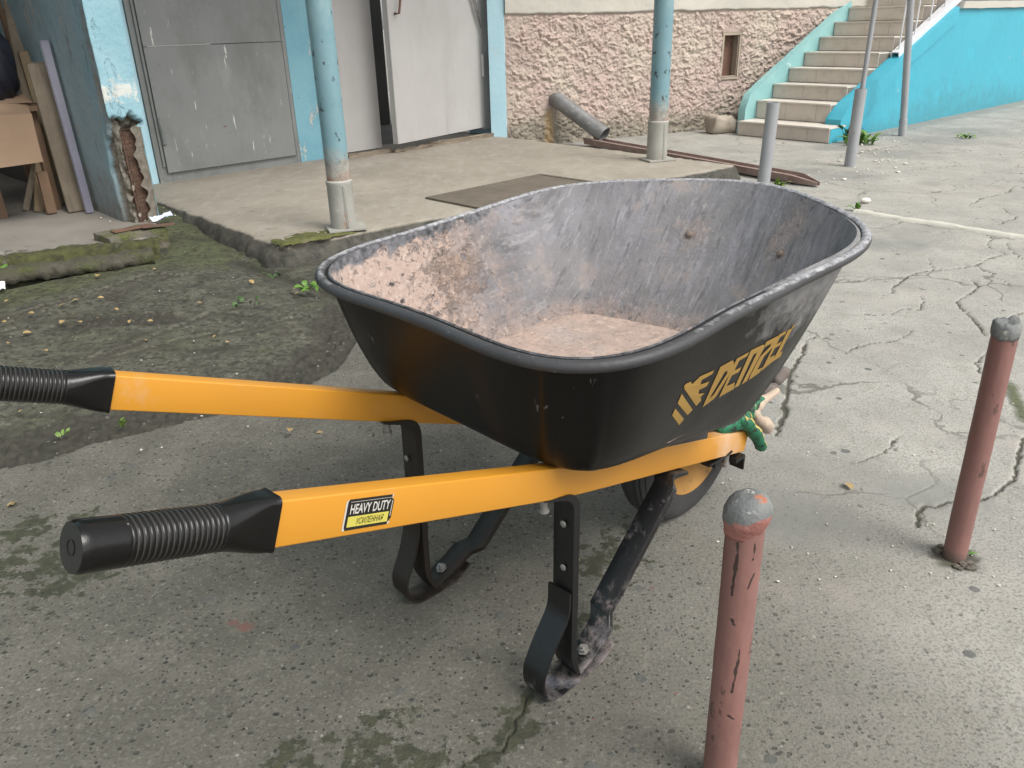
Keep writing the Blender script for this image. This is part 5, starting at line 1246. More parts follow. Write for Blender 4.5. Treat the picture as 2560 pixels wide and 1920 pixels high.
# ---- tray: rim outline (measured), floor outline, walls between them
RIMQ = (.6588, .0588, .2647); RIMA = (.4185, .0473, .0475, .0239, -.0270, .0101, .0007, .0017, .0057)
def rim_pt(ph):
    r = sum(a * np.cos(k * ph) for k, a in enumerate(RIMA)); l = RIMQ[2] + r * np.cos(ph)
    return np.stack([l, r * np.sin(ph), RIMQ[0] + RIMQ[1] * (l - RIMQ[2])], -1)
FLC, FLA, FLB = .2442, .2364, .2162
def floor_pt(ph):
    c, s = np.cos(ph), np.sin(ph); e = 8.1
    r = (np.abs(c / FLA) ** e + np.abs(s / FLB) ** e) ** (-1 / e)
    l = FLC + r * c; return np.stack([l, r * s, .4321 - .1834 * l], -1)
LEV = [0, .0004, .002, .006, .013, .025, .045, .075, .115, .17, .24, .33, .43, .53, .63, .73, .83, .92, .97, 1.0]
NPH = 260
# even spacing of the outline points along the rim
_p = np.linspace(0, 2 * math.pi, 4001); _c = rim_pt(_p); _s = np.concatenate([[0], np.cumsum(np.linalg.norm(np.diff(_c, axis=0), axis=1))])
PHI = np.interp(np.linspace(0, _s[-1], NPH, endpoint=False), _s, _p)
def rim_in(d):
    R0 = rim_pt(PHI); t = np.roll(R0, -1, 0) - np.roll(R0, 1, 0); t /= np.linalg.norm(t, axis=1)[:, None]
    o_ = np.cross(t, (0, 0, 1.0)); o_ /= np.linalg.norm(o_, axis=1)[:, None]; return R0 - o_ * d
def tray_shell(inset=0.0):
    Rm = rim_in(.020); Fl = floor_pt(PHI); V = []
    pe = .427 * (.5 - .5 * np.cos(PHI)) + .8034 * (.5 + .5 * np.cos(PHI))
    for tz in LEV:
        g = tz ** pe; p = Fl + (Rm - Fl) * g[:, None]
        p[:, 2] = Fl[:, 2] + (Rm[:, 2] - Fl[:, 2]) * tz
        V.append(p)
    V.append(rim_in(.0165) - np.array([0, 0, .001]))
    V = np.array(V)
    # pressed corner panels: the sheet runs straight between two creases either side of the back
    pd = np.degrees(PHI); tl = np.array(LEV + [1.0])[:, None]
    for lo, hi in ((134.5, 146), (214, 225.5), (40, 52), (308, 320)):
        ids = np.where((pd >= lo) & (pd <= hi))[0]
        if len(ids) < 3: continue
        a, b = ids[0], ids[-1]; f = np.linspace(0, 1, len(ids))[None, :, None]
        flat = V[:, a:a + 1] * (1 - f) + V[:, b:b + 1] * f
        w = (sstep(1.0, .86, tl) * sstep(.0, .12, tl))[:, :, None] * (1.0 if 100 < lo < 260 else .6)
        V[:, a:b + 1] = V[:, a:b + 1] * (1 - w) + flat * w
        for k in (a, b):
            cen_ = np.array([.3, 0, .6]); dd = V[:, k] - cen_; dd[:, 2] = 0; dd /= np.linalg.norm(dd, axis=1)[:, None]
            V[:, k] += dd * .0028 * w[:, 0]
    if inset:
        t1 = np.roll(V, -1, 1) - np.roll(V, 1, 1); t2 = np.gradient(V, axis=0); n = np.cross(t1, t2); n /= np.linalg.norm(n, axis=2)[:, :, None] + 1e-9
        cen = np.array([.3, 0, .62]); sg = np.sign(((cen - V) * n).sum(2))[:, :, None]; V = V + n * sg * inset
    return V
VO = tray_shell(0); VI = tray_shell(.0028)
nl = len(LEV) + 1
Vt = np.concatenate([VO.reshape(-1, 3), VI.reshape(-1, 3)])
Fo = grid_faces(nl, NPH, True) + [tuple(range(NPH - 1, -1, -1))]
Fi = [tuple(reversed(f)) for f in grid_faces(nl, NPH, True, off=nl * NPH)] + [tuple(nl * NPH + k for k in range(NPH))]
mat_i = [0] * len(Fo) + [1] * len(Fi)
L_, W_, Z_ = Vt[:, 0], Vt[:, 1], Vt[:, 2]
zr = RIMQ[0] + RIMQ[1] * (L_ - RIMQ[2]); below = zr - Z_
BOLTS = ((.69, .075), (.69, -.13))
mort = np.clip(1.15 - (L_ - .02) / .42, 0, 1) * .85 + .35 * (W_ > .12) * np.clip(1 - (L_ - .15) / .4, 0, 1)
mort = np.maximum(mort, .8 * np.clip(1 - (Z_ - .43) / .07, 0, 1))
clot = np.exp(-((L_ - .24) / .10) ** 2 - ((W_ - .33) / .10) ** 2 - ((below - .10) / .08) ** 2)
for q in BOLTS:
    k = np.exp(-((L_ - q[0]) / .055) ** 2 - ((W_ - q[1]) / .055) ** 2); mort = np.maximum(mort, .62 * k)
rimz = np.clip(1 - below / .045, 0, 1) * (.6 + .4 * (L_ < .35))
dust = np.clip(1.1 - below / .16, 0, 1) * np.clip((L_ - .15) / .2, 0, 1) * .85 + .35 * np.clip((L_ - .05) / .4, 0, 1)
rusty = np.exp(-((W_ + .11) / .03) ** 2) * (L_ < .05) * .9 + .55 * np.exp(-((W_ - .20) / .06) ** 2) * (L_ < .08)
tray = obj('tray', Vt, Fo + Fi, [M_TRAYOUT, M_TRAYIN], bar, smooth=True, fmat=mat_i, attrs={'mortar': mort, 'clot': clot, 'rimzone': rimz, 'dust': dust, 'rusty': rusty}, sharp=60)
# rolled rim
Rm = rim_pt(PHI); t = np.roll(Rm, -1, 0) - np.roll(Rm, 1, 0); t /= np.linalg.norm(t, axis=1)[:, None]
outw = np.cross(t, (0, 0, 1.0)); outw /= np.linalg.norm(outw, axis=1)[:, None]
V = []; top = []; NR = 14
for k in range(NPH):
    c = Rm[k] - outw[k] * .0074 - np.array([0, 0, .0045])
    for j in range(NR):
        a = 2 * math.pi * j / NR; V.append(c + .0086 * (math.cos(a) * outw[k] + math.sin(a) * np.array([0, 0, 1.0]) * .95))
        top.append(max(0, math.sin(a)) * (.45 + .75 * np.clip((Rm[k][0] - .0) / .5 + (.5 if Rm[k][1] > .2 else 0), 0, 1)))
F = [((i * NR + j), ((i + 1) % NPH) * NR + j, ((i + 1) % NPH) * NR + (j + 1) % NR, i * NR + (j + 1) % NR) for i in range(NPH) for j in range(NR)]
obj('rim', V, F, M_RIM, tray, smooth=True, attrs={'top': top})
# slurry that has dried level in the tipped tray
def level_pool():
    zl = .430; Rm = VI[-1]; out = []
    for k in range(NPH):
        col_ = VI[:, k]; z = col_[:, 2]
        j = np.searchsorted(z, zl)
        if j == 0: p = col_[0].copy()
        elif j >= len(z): p = col_[-1].copy()
        else: f = (zl - z[j - 1]) / (z[j] - z[j - 1] + 1e-9); p = col_[j - 1] * (1 - f) + col_[j] * f
        out.append(p)
    P = np.array(out); c = np.array([.28, 0, zl]); V = []; R_ = 26
    for i in range(R_):
        f = 1 - i / R_; q = c + (P - c) * f
        x, y = q[:, 0], q[:, 1]
        q[:, 2] = np.maximum(q[:, 2], zl) + .010 * (fbm(x * 14, y * 14, 4, 4) - .5) + .004 * (fbm(x * 60, y * 60, 3, 7) - .5) - .004 * (i == 0)
        V.append(q)
    V = np.concatenate(V); obj('dried_mortar', V, grid_faces(R_, NPH, True) + [tuple((R_ - 1) * NPH + k for k in range(NPH))], M_MORTAR, tray, smooth=True)
level_pool()
bvhV = [Vector(tuple(toW(p))) for p in VO.reshape(-1, 3)]; bvh_out = BVHTree.FromPolygons(bvhV, grid_faces(nl, NPH, True))
bviV = [Vector(tuple(toW(p))) for p in VI.reshape(-1, 3)]; bvh_in = BVHTree.FromPolygons(bviV, grid_faces(nl, NPH, True))
def cast(bvh, px, py, off):
    d = Vector(tuple(ray(px, py))).normalized(); h, n, i, dist = bvh.ray_cast(Vector(tuple(ORG)), d)
    if h is None: return None
    if n.dot(d) > 0: n = -n
    return toL(np.array(h + n * off)), BR.T @ np.array(n)
# bolts seen inside on the front slope (take the far wall: cast from inside the tray mouth)
for px, py in ((780 + 1430 / 1.515, 400 + 282 / 1.515), (780 + 1775 / 1.515, 400 + 355 / 1.515)):
    h = cast(bvh_in, px, py, .0)
    if h:
        p, n = h; print('bolt at', p.round(3)); z = Vector(n.tolist()); V, F = lathe([(.010, .0), (.010, .0012), (.0065, .0015), (.0068, .004), (.005, .006), (.001, .0066)], 16)
        o = obj('bolt', V, F, mat('dusty_bolt', (.20, .155, .13), (.15, .115, .10), 60, rough=.8), tray, smooth=True, sharp=40); o.location = tuple(p); o.rotation_euler = z.to_track_quat('Z', 'Y').to_euler()

# printed word on the right side wall: letter outlines laid on the curved sheet
def c4(L): return [(1600 + x / 3.998, 780 + y / 3.998) for x, y in L]
GLYPHS = [
 [[(348,960),(437,1068),(388,1128),(318,1030)]],
 [[(413,815),(523,975),(472,1028),(372,910)]],
 [[(437,738),(455,715),(505,692),(515,720),(598,640),(738,578),(718,618),(612,678),(600,722),(690,690),(662,742),(588,776),(580,815),(642,808),(600,850),(610,880),(558,937),(440,765)]],
 [[(800,545),(918,480),(938,498),(925,562),(768,825),(735,868),(622,948)], [(842,600),(868,582),(870,606),(733,822),(712,842),(690,862)]],
 [[(965,462),(1090,395),(1063,442),(988,484),(942,578),(1010,548),(986,596),(915,632),(862,738),(945,700),(935,765),(785,852)]],
 [[(1108,378),(1228,322),(1245,340),(1062,690),(1012,722),(1168,402),(1130,424),(985,735),(938,758)]],
 [[(1255,298),(1372,236),(1382,258),(1340,335),(1238,440),(1168,575),(1225,548),(1190,605),(1085,678),(1105,620),(1200,440),(1296,345),(1310,312),(1240,350)]],
 [[(1388,222),(1462,182),(1448,218),(1400,246),(1362,318),(1414,290),(1396,330),(1345,358),(1292,455),(1345,425),(1325,490),(1212,588)]],
 [[(1482,172),(1522,160),(1404,398),(1424,388),(1406,436),(1328,505)]],
 [[(1530,128),(1552,118),(1530,158),(1508,168)]]]
GLYPHS[7][0][-1] = (1205, 590); GLYPHS[8][0] = [(1478,176),(1520,162),(1395,405),(1424,388),(1402,442),(1318,495),(1352,430)]
def build_logo():
    V = []; F = []
    for loops in GLYPHS:
        loops = [c4(L) for L in loops]; dense = []
        for L in loops:
            q = []
            for a, b in zip(L, L[1:] + L[:1]):
                n = max(1, int(math.hypot(b[0] - a[0], b[1] - a[1]) / 7))
                q += [(a[0] + (b[0] - a[0]) * k / n, a[1] + (b[1] - a[1]) * k / n) for k in range(n)]
            dense.append(q)
        tri = tessellate_polygon([[Vector((x, y, 0)) for x, y in q] for q in dense]); flat = [p for q in dense for p in q]
        o = len(V); okk = True; pts = []
        for x, y in flat:
            h = cast(bvh_out, x, y, .0007)
            if h is None: okk = False; break
            pts.append(h[0])
        if not okk: print('logo glyph misses tray'); continue
        V += pts; F += [tuple(i + o for i in t_) for t_ in tri]
    obj('printed_word', V, F, M_LOGO, tray)
build_logo()

# ---- handles
TK, HH = .027, .0485
def rrect(w, h, r, n=4):
    P = []
    for cx, cy, a0 in ((w / 2 - r, h / 2 - r, 0), (-w / 2 + r, h / 2 - r, 90), (-w / 2 + r, -h / 2 + r, 180), (w / 2 - r, -h / 2 + r, 270)):
        for k in range(n): a = math.radians(a0 + 90 * k / (n - 1)); P.append((cx + r * math.cos(a), cy + r * math.sin(a)))
    return P
def sweep(cpts, sections):
    """sections: list of point lists (side, up); frames keep 'side' level"""
    c = np.asarray(cpts, float); t = frame_dirs(c); V = []
    for p, d, sec in zip(c, t, sections):
        sd_ = np.cross(d, (0, 0, 1.0)); sd_ /= np.linalg.norm(sd_); up = np.cross(sd_, d)
        V += [p + sd_ * a + up * b for a, b in sec]
    n = len(sections[0]); F = grid_faces(len(c), n, True); F.append(tuple(range(n - 1, -1, -1))); F.append(tuple((len(c) - 1) * n + k for k in range(n)))
    return V, F
HA = np.array([-.4365, .2303, .5950]); HB = np.array([.03, .184, .4165]); HC = np.array([.700, .089, .184])
def handle_line(sgn):
    A, B, C = [np.array([p[0], sgn * (p[1] - TK / 2), p[2] - HH / 2 * .95]) for p in (HA, HB, HC)]
    pts = [A - (B - A) / np.linalg.norm(B - A) * .003]
    for k in range(9): pts.append(A + (B - A) * (k / 9 * .86))
    b0 = A + (B - A) * .86; b1 = B + (C - B) * .10
    for s in np.linspace(0, 1, 9): pts.append(b0 * (1 - s) ** 2 + 2 * B * s * (1 - s) + b1 * s * s)
    for k in range(1, 12): pts.append(b1 + (C - b1) * k / 11)
    return np.array(pts), A, (A - B) / np.linalg.norm(A - B)
def onface(px, py, p0, n):
    r = BR.T @ ray(px, py); o = toL(ORG); return o + r * (n @ (p0 - o)) / (n @ r)
for sgn in (-1, 1):
    pts, A, back = handle_line(sgn)
    V, F = sweep(pts, [rrect(TK, HH, .0026)] * len(pts)); V = np.array(V)
    dusty = np.exp(-((V[:, 0] - .60) / .07) ** 2) * .8 + np.clip((V[:, 0] - .0) / .1, 0, 1) * .18
    hd = obj('handle', V, F, M_YELLOW, bar, smooth=True, sharp=22, attrs={'dusty': dusty})
    # rubber grip: square mouth over the tube easing into a round ribbed handle
    GL = .176; st = []; cs = []; gv = []
    dense = np.concatenate([np.linspace(-.003, .05, 12), np.linspace(.052, .138, 130), np.linspace(.14, GL, 10)])
    for a in dense:
        f = float(sstep(.0, .058, np.array(a))); w = (TK + .0075) * (1 - f) + .044 * f; h = (HH + .0075) * (1 - f) + .044 * f; r = .007 * (1 - f) + .0219 * f
        if a < .0: w += .002; h += .002
        g = 0
        if .052 < a < .138:
            g = .5 + .5 * math.cos((a - .052) / .086 * 2 * math.pi * 17); g = g ** 3; w -= .0020 * g; h -= .0020 * g; r = min(r, w / 2 - .0003)
        if a > GL - .004: w -= .003; h -= .003; r = w / 2 - .0005
        st.append(rrect(w, h, r, 7)); cs.append(A + back * a); gv += [g] * 28
    V, F = sweep(cs, st)
    o = obj('grip', V, F, M_RUBBER, hd, smooth=True, sharp=50, attrs={'groove': gv})
    # vent hole in the grip end
    e0 = A + back * (GL + .0002); sd_ = np.cross(back, (0, 0, 1.0)); sd_ /= np.linalg.norm(sd_); up = np.cross(sd_, back)
    V = []; 
    for rr, dd in ((.0065, .0004), (.0055, -.004), (.001, -.005)):
        for k in range(16): a = k * math.pi / 8; V.append(e0 + back * dd + rr * (math.cos(a) * sd_ + math.sin(a) * up))
    obj('grip_end_hole', V, grid_faces(3, 16, True), mat('grip_hole', (.003, .003, .003), rough=.9), hd)
    if sgn < 0:
        # sticker on the outer face of the near handle
        A2 = A + np.array([0, -TK / 2, 0]); along = -back; nrm = np.cross(along, (0, 0, 1.0)); nrm /= np.linalg.norm(nrm)
        if nrm[1] > 0: nrm = -nrm
        up = np.cross(nrm, along); up = up if up[2] > 0 else -up
        p0 = A + nrm * TK / 2
        TLc, TRc, BRc, BLc = [onface(x, y, p0, nrm) for x, y in ((864, 1261), (983, 1243), (973, 1317), (851, 1338))]
        o0 = BLc; ex = np.array([(TRc - TLc) @ along, (TRc - TLc) @ up]); 
        x0 = (BLc - p0) @ along; y0 = (BLc - p0) @ up; SW = ((TRc - TLc) @ along + (BRc - BLc) @ along) / 2; SH = ((TLc - BLc) @ up + (TRc - BRc) @ up) / 2
        SW = float(SW); SH = float(min(SH, HH - .010)); y0 = -SH / 2 + .000
        def SP2(u, v, k): return p0 + along * (x0 + u * SW) + up * (y0 + v * SH) + nrm * (.0004 + .00035 * k)
        M_ST = [mat('sticker_white', (.62, .60, .55), rough=.5), mat('sticker_black', (.014, .012, .010), rough=.45), mat('sticker_yellow', (.62, .55, .10), rough=.45)]
        V = []; F = []; I = []
        def poly(pts_, k, mi):
            o_ = len(V); V.extend(SP2(u, v, k) for u, v in pts_); F.append(tuple(range(o_, o_ + len(pts_)))); I.append(mi)
        poly([(.0, .0), (.045, -.02), (.06, .0), (.96, .0), (.985, .06), (.955, .12), (1.0, .22), (1.0, .80), (.955, .87), (.98, .99), (.04, .99), (.0, .93)], 0, 0)
        poly([(.055, .0), (.93, .0), (.94, .08), (.998, .20), (.998, .80), (.945, .88), (.94, 1.0), (.055, 1.0), (.03, .93), (.03, .08)], 1, 1)
        poly([(.075, .10), (.92, .10), (.92, .44), (.075, .44)], 2, 2)
        def thin(pts_): poly(pts_, 2, 0)
        thin([(.08, .905), (.93, .905), (.93, .918), (.08, .918)]); thin([(.955, .28), (.968, .28), (.968, .80), (.955, .80)])
        stk = obj('sticker', V, F, M_ST, hd, fmat=I); stk['label'] = 'black and yellow sticker reading HEAVY DUTY'
        def text_on(body, u0, u1, v0, v1, k, m, slant=.0, bold=0.0):
            cu = bpy.data.curves.new('txt', 'FONT'); cu.body = body; cu.resolution_u = 3; cu.offset = bold
            to = bpy.data.objects.new('txt', cu); COL.objects.link(to); dg = bpy.context.evaluated_depsgraph_get()
            me = bpy.data.meshes.new_from_object(to.evaluated_get(dg)); bpy.data.objects.remove(to)
            P = np.array([v.co[:] for v in me.vertices]); mn = P.min(0); mx = P.max(0); q = (P - mn) / np.maximum(mx - mn, 1e-6)
            W3 = [SP2(u0 + (u1 - u0) * (a + slant * b * .1), v0 + (v1 - v0) * b, k) for a, b, _ in q]
            F3 = [tuple(p.vertices) for p in me.polygons]; bpy.data.meshes.remove(me)
            return obj('sticker_lettering', W3, F3, m, hd)
        text_on('HEAVY DUTY', .09, .915, .52, .84, 3, M_ST[0], 0, .018)
        text_on('УСИЛЕННАЯ', .24, .80, .17, .38, 3, M_ST[1], .3)

# ---- legs: bent steel straps
def strap(path, wc, width, th, m, name, parent, caked=None, flange=None):
    """path of (l, z) bent in the side plane; wc lateral centre per point"""
    P = []; 
    pl = [np.array(p, float) for p in path]
    # round the bends
    for i, p in enumerate(pl):
        if i in (0, len(pl) - 1): P.append((p, i)); continue
        a, b = pl[i - 1], pl[i + 1]; r = min(.022, np.linalg.norm(a - p) * .45, np.linalg.norm(b - p) * .45)
        s = p + (a - p) / np.linalg.norm(a - p) * r; e_ = p + (b - p) / np.linalg.norm(b - p) * r
        for q in np.linspace(0, 1, 7): P.append((s * (1 - q) ** 2 + 2 * p * q * (1 - q) + e_ * q * q, i - .5 + q))
    D = []; # densify
    for (a, ia), (b, ib) in zip(P[:-1], P[1:]):
        n = max(1, int(np.linalg.norm(b - a) / .012))
        for k in range(n): D.append((a + (b - a) * k / n, ia + (ib - ia) * k / n))
    D.append(P[-1]); C = np.array([d[0] for d in D]); I = np.array([d[1] for d in D])
    t = frame_dirs(C); nrm = np.stack([-t[:, 1], t[:, 0]], -1); W = np.interp(I, np.arange(len(wc)), wc)
    FL = np.interp(I, np.arange(len(path)), flange) if flange is not None else None
    V = []; tt = .0032
    for k, (c, n_, w) in enumerate(zip(C, nrm, W)):
        if FL is None: sec = ((-.5 * width, .0), (-.44 * width, .0006), (.44 * width, .0006), (.5 * width, .0), (.5 * width, -th), (-.5 * width, -th))
        else:
            f = max(FL[k], th + .0002); h = .5 * width
            sec = ((-h, -.001), (-h + .0015, 0), (h - .0015, 0), (h, -.001), (h, -f), (h - tt, -f), (h - tt, -th), (-h + tt, -th), (-h + tt, -f), (-h, -f))
        for a_, b_ in sec: V.append((c[0] + n_[0] * b_, w + a_, c[1] + n_[1] * b_))
    ns = len(sec); F = grid_faces(len(C), ns, True); F += [tuple(range(ns - 1, -1, -1)), tuple((len(C) - 1) * ns + k for k in range(ns))]
    V = np.array(V)
    ck = np.clip(1.0 - V[:, 2] / .12, 0, 1) * .75 + .5 * np.clip((V[:, 0] - .05) / .15, 0, 1)
    return obj(name, V, F, m, parent, smooth=True, sharp=35, attrs={'caked': ck if caked is None else ck * caked})
def at_handle(l): # underside of the handle
    return (HB[2] + (HC[2] - HB[2]) * (l - HB[0]) / (HC[0] - HB[0]) if l > HB[0] else HA[2] + (HB[2] - HA[2]) * (l - HA[0]) / (HB[0] - HA[0])) - HH * 1.05
for sgn, dl, m in ((-1, .030, M_LEG), (1, .0, M_LEGFAR)):
    wc = -.1665 if sgn < 0 else .178; lt = .005 + dl
    # rear post: channel section with a turned-over foot under the handle
    lg = strap([(lt + .018, .010), (lt - .002, .05), (lt - .001, .16), (lt + .002, at_handle(lt) - .003), (lt - .058, at_handle(lt - .058) - .001)], [wc] * 5, .042, .004, m, 'leg', bar, .5, flange=[.004, .012, .014, .014, .004])
    for z in (.315, .235) if sgn < 0 else (.30,):
        V, F = lathe([(.0055, 0), (.0055, .0012), (.003, .0022), (.001, .0024)], 12); o = obj('rivet', V, F, M_STEEL, lg, smooth=True, sharp=40)
        o.location = (lt - .003, wc + .004 * sgn, z); o.rotation_euler = (0, -math.pi / 2, 0)
    V, F = lathe([(.006, 0), (.006, -.02), (.008, -.02), (.008, -.026), (.001, -.026)], 10); o = obj('bolt', V, F, M_STEEL, lg, smooth=True, sharp=40); o.location = (lt - .040, wc, at_handle(lt - .04) - .0)
    # foot: flares backward, curls on the ground, runs forward and rises as the brace
    fo = .021 if sgn < 0 else .012
    ft = strap([(lt + .105, .026), (lt + .078, .008), (lt + .045, .0035), (fo - .022, .003), (fo - .048, .022), (fo - .052, .058), (fo - .030, .100), (lt - .0062, .150), (lt - .0048, .195)][::-1],
               [wc] * 9, .046, .004, m, 'foot_strap', bar)
    br = strap([(lt + .020, .018), (lt + .060, .031), (lt + .100, .058), (.335, at_handle(.335) + .002), (.400, at_handle(.400) - .001)],
               [wc, wc, wc * .97, sgn * .132, sgn * .122], .044, .004, m, 'brace', bar, None, flange=[.004, .007, .013, .015, .005])
    V, F = lathe([(.011, 0), (.011, .002), (.0075, .002), (.0075, .008), (.004, .008), (.004, .013), (.001, .013)], 6); o = obj('bolt', V, F, M_STEEL, br, sharp=30)
    o.location = (lt + .052, wc, .031); o.rotation_euler = (0, -.37, 0)
# wedges that level the tray on the sloping handles
M_WEDGE = mat('black_wedge', (.03, .029, .03), (.04, .038, .038), 9, rough=.6)
for sgn in (-1, 1):
    a = np.array([.16, 0]); V = []
    def hw(l): return sgn * (np.interp(l, [HB[0], HC[0]], [HB[1], HC[1]]) - TK / 2)
    Ls = np.linspace(.14, .50, 10)
    for l in Ls:
        zt_ = .4315 - .1834 * l if l < .44 else .351 + .5 * (l - .44); zb = at_handle(l) + HH * 1.05 + .001; zt_ = max(zt_, zb + .003)
        zt_ = min(zt_, zb + .060)
        for s2, zz in ((-1, zb), (1, zb), (1, zt_), (-1, zt_)): V.append((l, hw(l) + s2 * .012, zz))
    F = grid_faces(10, 4, True) + [(3, 2, 1, 0), (36, 37, 38, 39)]
    obj('wedge', V, F, M_WEDGE, bar)
# ---- wheel
WC = np.array([.580, 0, .176]); wh = empty('wheel', WC); wh.parent = bar
prof = []
for a in np.linspace(-118, 118, 41):
    r = math.radians(a); ww = .043 * math.copysign(abs(math.sin(r)) ** .72, math.sin(r)); rr = .128 + .046 * math.copysign(abs(math.cos(r)) ** .8, math.cos(r))
    if abs(a) < 52 and (int((a + 90) / 9) % 2): rr -= .0035
    prof.append((rr, ww))
V, F = lathe(prof, 64, (0, 0, 0), 'y'); F = F[:-2]; obj('tyre', V, F, M_TYRE, wh, smooth=True, sharp=35)
prof = [(.012, -.048), (.022, -.048), (.022, -.030), (.060, -.020), (.088, -.030), (.100, -.040), (.107, -.042), (.108, -.036), (.098, -.02), (.098, .02), (.108, .036), (.107, .042), (.100, .040), (.088, .030), (.060, .020), (.022, .030), (.022, .048), (.012, .048)]
V, F = lathe(prof, 48, (0, 0, 0), 'y'); obj('rim', V, F, M_RIMY, wh, smooth=True, sharp=35)
V, F = lathe([(.008, -.098), (.008, .098)], 12, (0, 0, 0), 'y'); obj('axle', V, F, M_STEEL, wh, smooth=True, sharp=40)
for sgn in (-1, 1):
    y = sgn * (np.interp(WC[0], [HB[0], HC[0]], [HB[1], HC[1]]) - TK / 2)
    bm = bmesh.new(); zb = at_handle(WC[0]); add_box(bm, (WC[0], y, (zb + WC[2] - .018) / 2 + .0), (.026, .012, max(.02, zb - WC[2] + .03)), None, .004); add_box(bm, (WC[0], y, zb - .0025), (.085, .022, .005), None, .001)
    bmobj('axle_bracket', bm, M_LEG, bar)
bm = bmesh.new(); zb = at_handle(.655)
add_box(bm, (.655, 0, zb - .007), (.034, .21, .010), None, .002); add_box(bm, (.672, 0, zb - .022), (.006, .21, .036), None, .002)
bmobj('nose_bar', bm, M_LEG, bar).data.attributes.new('caked', 'FLOAT', 'POINT')
for sgn in (-1, 1):
    V, F = lathe([(.0065, 0), (.0065, -.022), (.009, -.022), (.009, -.03), (.001, -.03)], 10); o = obj('bolt', V, F, M_STEEL, bar, smooth=True, sharp=40); o.location = (.63, sgn * .085, at_handle(.63))
# strap under the tray front that holds it to the handles
bm = bmesh.new(); box_between(bm, (.47, -.10, .300), (.47, .10, .300), .03, .006, (1, 0, 0), .001); bmobj('cross_strap', bm, M_LEG, bar).data.attributes.new('caked', 'FLOAT', 'POINT')

# ------------------------------------------------------------------ work gloves tucked under the tray nose
M_GLOVE = mat('green_work_glove', (.012, .155, .070), (.010, .115, .055), 20, rough=.6, bump=.002, bscale=200, layers=[
    dict(kind='noise', scale=42, lo=.50, hi=.54, color=(.012, .018, .014), amount=.95),
    dict(kind='attr', attr='back', lo=.74, hi=.80, color=(.58, .42, .06), color2=(.50, .40, .14), cscale=120),
    dict(kind='attr', attr='back', lo=.88, hi=.92, color=(.44, .34, .24), color2=(.36, .29, .21), cscale=150)])
M_COTTON = mat('dusty_cotton_glove', (.50, .40, .31), (.42, .33, .255), 18, rough=.95, bump=.002, bscale=260)
M_COTTOND = mat('dirty_glove_palm', (.105, .085, .075), (.16, .135, .12), 25, rough=.9, bump=.002, bscale=200)
def fat(pts, rads, n=16):
    """rounded finger along pts"""
    P = [np.array(p, float) for p in pts]; Q = []; R_ = []
    for i in range(len(P) - 1):
        for k in range(6):
            t_ = k / 6; p0 = P[max(0, i - 1)]; p1 = P[i]; p2 = P[i + 1]; p3 = P[min(len(P) - 1, i + 2)]
            Q.append(.5 * (2 * p1 + (p2 - p0) * t_ + (2 * p0 - 5 * p1 + 4 * p2 - p3) * t_ ** 2 + (3 * p1 - p0 - 3 * p2 + p3) * t_ ** 3)); R_.append(rads[i] * (1 - t_) + rads[i + 1] * t_)
    Q.append(P[-1]); R_.append(rads[-1]); d = (Q[-1] - Q[-2]); d /= np.linalg.norm(d)
    for a in (25, 50, 72, 88): Q.append(P[-1] + d * rads[-1] * math.sin(math.radians(a))); R_.append(rads[-1] * math.cos(math.radians(a)))
    d0 = Q[0] - Q[1]; d0 /= np.linalg.norm(d0); q0_, r0_ = Q[0], R_[0]
    for a in (25, 50, 72, 88): Q.insert(0, q0_ + d0 * r0_ * math.sin(math.radians(a))); R_.insert(0, r0_ * math.cos(math.radians(a)))
    return tube_mesh(Q, R_, n, (0, 1, 0))
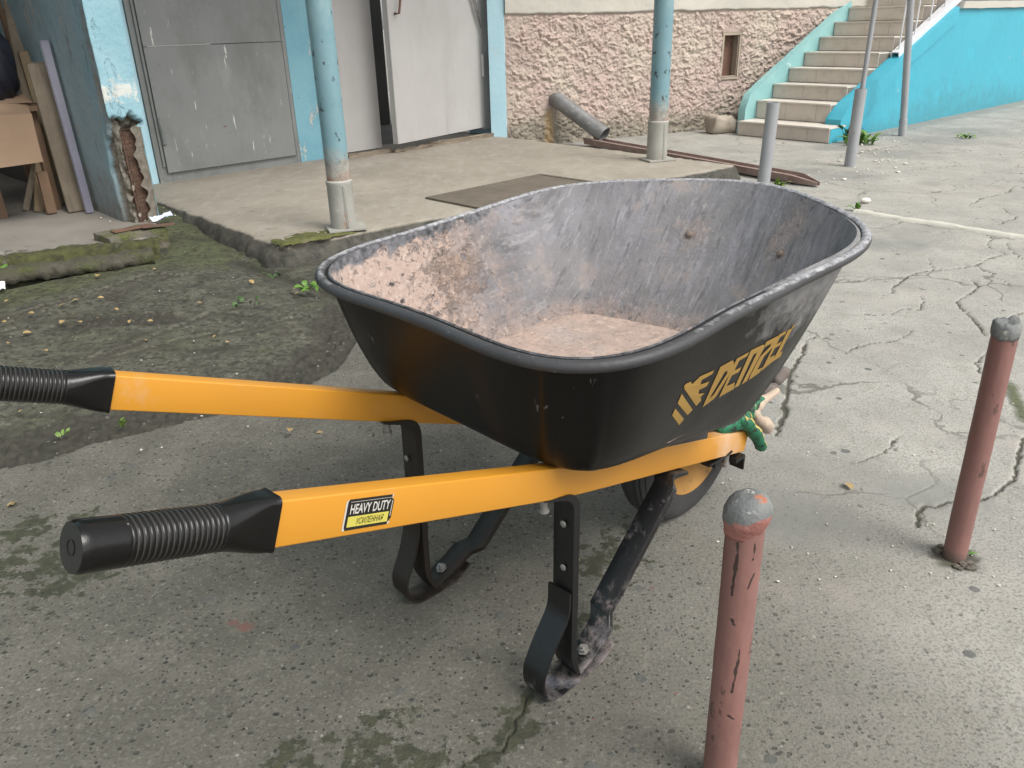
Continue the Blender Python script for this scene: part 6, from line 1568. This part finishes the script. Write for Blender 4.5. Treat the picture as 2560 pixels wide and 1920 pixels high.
def glove(name, fingers, palm, m, label, backdir, m2=None):
    V, F, I = merge([fat(*palm)] + [fat(*f) for f in fingers]); V = np.array(V)
    k = fbm(V[:, 0] * 60, V[:, 1] * 60 + V[:, 2] * 40, 3, 5) - .5; V += np.stack([k, -k, k], -1) * .006
    W3 = np.array([toW(v) for v in V]); e = empty(name, tuple(W3.mean(0))); tag(e, label, 'glove', 'work gloves tucked under the tray')
    # back of the hand side of every finger
    N3 = np.zeros_like(V); 
    me = bpy.data.meshes.new('tmp'); me.from_pydata([tuple(v) for v in W3], [], F); me.update()
    bd_ = np.array(backdir, float); bk = np.array([np.array(v.normal[:]) @ bd_ for v in me.vertices]); bpy.data.meshes.remove(me)
    o = obj('glove_shell', W3, F, m, None, smooth=True, attrs={'back': np.clip(.5 + .5 * bk / np.linalg.norm(bd_), 0, 1)}); under(o, e); return e
f_ = lambda w, *q: [onw(x, y, w) for x, y in q]
c4p = lambda x, y: (1600 + x / 3.998, 780 + y / 3.998)
gr = f_(-.098, c4p(1000, 1080), c4p(1075, 1130), c4p(1150, 1210), c4p(1208, 1345))
gr2 = f_(-.072, c4p(1040, 1090), c4p(1085, 1040), c4p(1095, 985), c4p(1130, 940))
gr3 = f_(-.05, c4p(1080, 1000), c4p(1150, 930), c4p(1195, 885))
glove('work_glove', [(gr, [.013, .0155, .0150, .0120]), (gr2, [.013, .012, .011, .008]), (gr3, [.012, .0125, .011])],
      (f_(-.085, c4p(800, 1160), c4p(880, 1120), c4p(980, 1080), c4p(1040, 1050)), [.014, .02, .022, .018]), M_GLOVE,
      'green and yellow rubberised work glove hanging over the front end of the near handle', (.85, .5, .1))
be = f_(-.062, c4p(1150, 1020), c4p(1200, 1095), c4p(1255, 1120), c4p(1268, 1165))
be2 = f_(-.045, c4p(1210, 900), c4p(1300, 835), c4p(1365, 790)); be3 = f_(-.03, c4p(1260, 830), c4p(1330, 770), c4p(1325, 790)); be4 = f_(-.015, c4p(1370, 680), c4p(1430, 610), c4p(1450, 590))
glove('work_glove', [(be, [.010, .013, .0165, .0135]), (be2, [.010, .009, .008])],
      (f_(-.05, c4p(1120, 1000), c4p(1160, 940), c4p(1220, 880)), [.012, .016, .012]), M_COTTON,
      'beige cotton side of the second work glove, just forward of the green one', (.9, -.2, .35))
glove('work_glove', [(be4, [.014, .016, .013])], (be3 and f_(-.02, c4p(1230, 830), c4p(1290, 790), c4p(1330, 770)), [.014, .018, .015]), M_COTTOND,
      'dirty grey work glove fingertips showing behind the tray nose', (.9, -.2, .35))
# dark handled strip of a rag between them
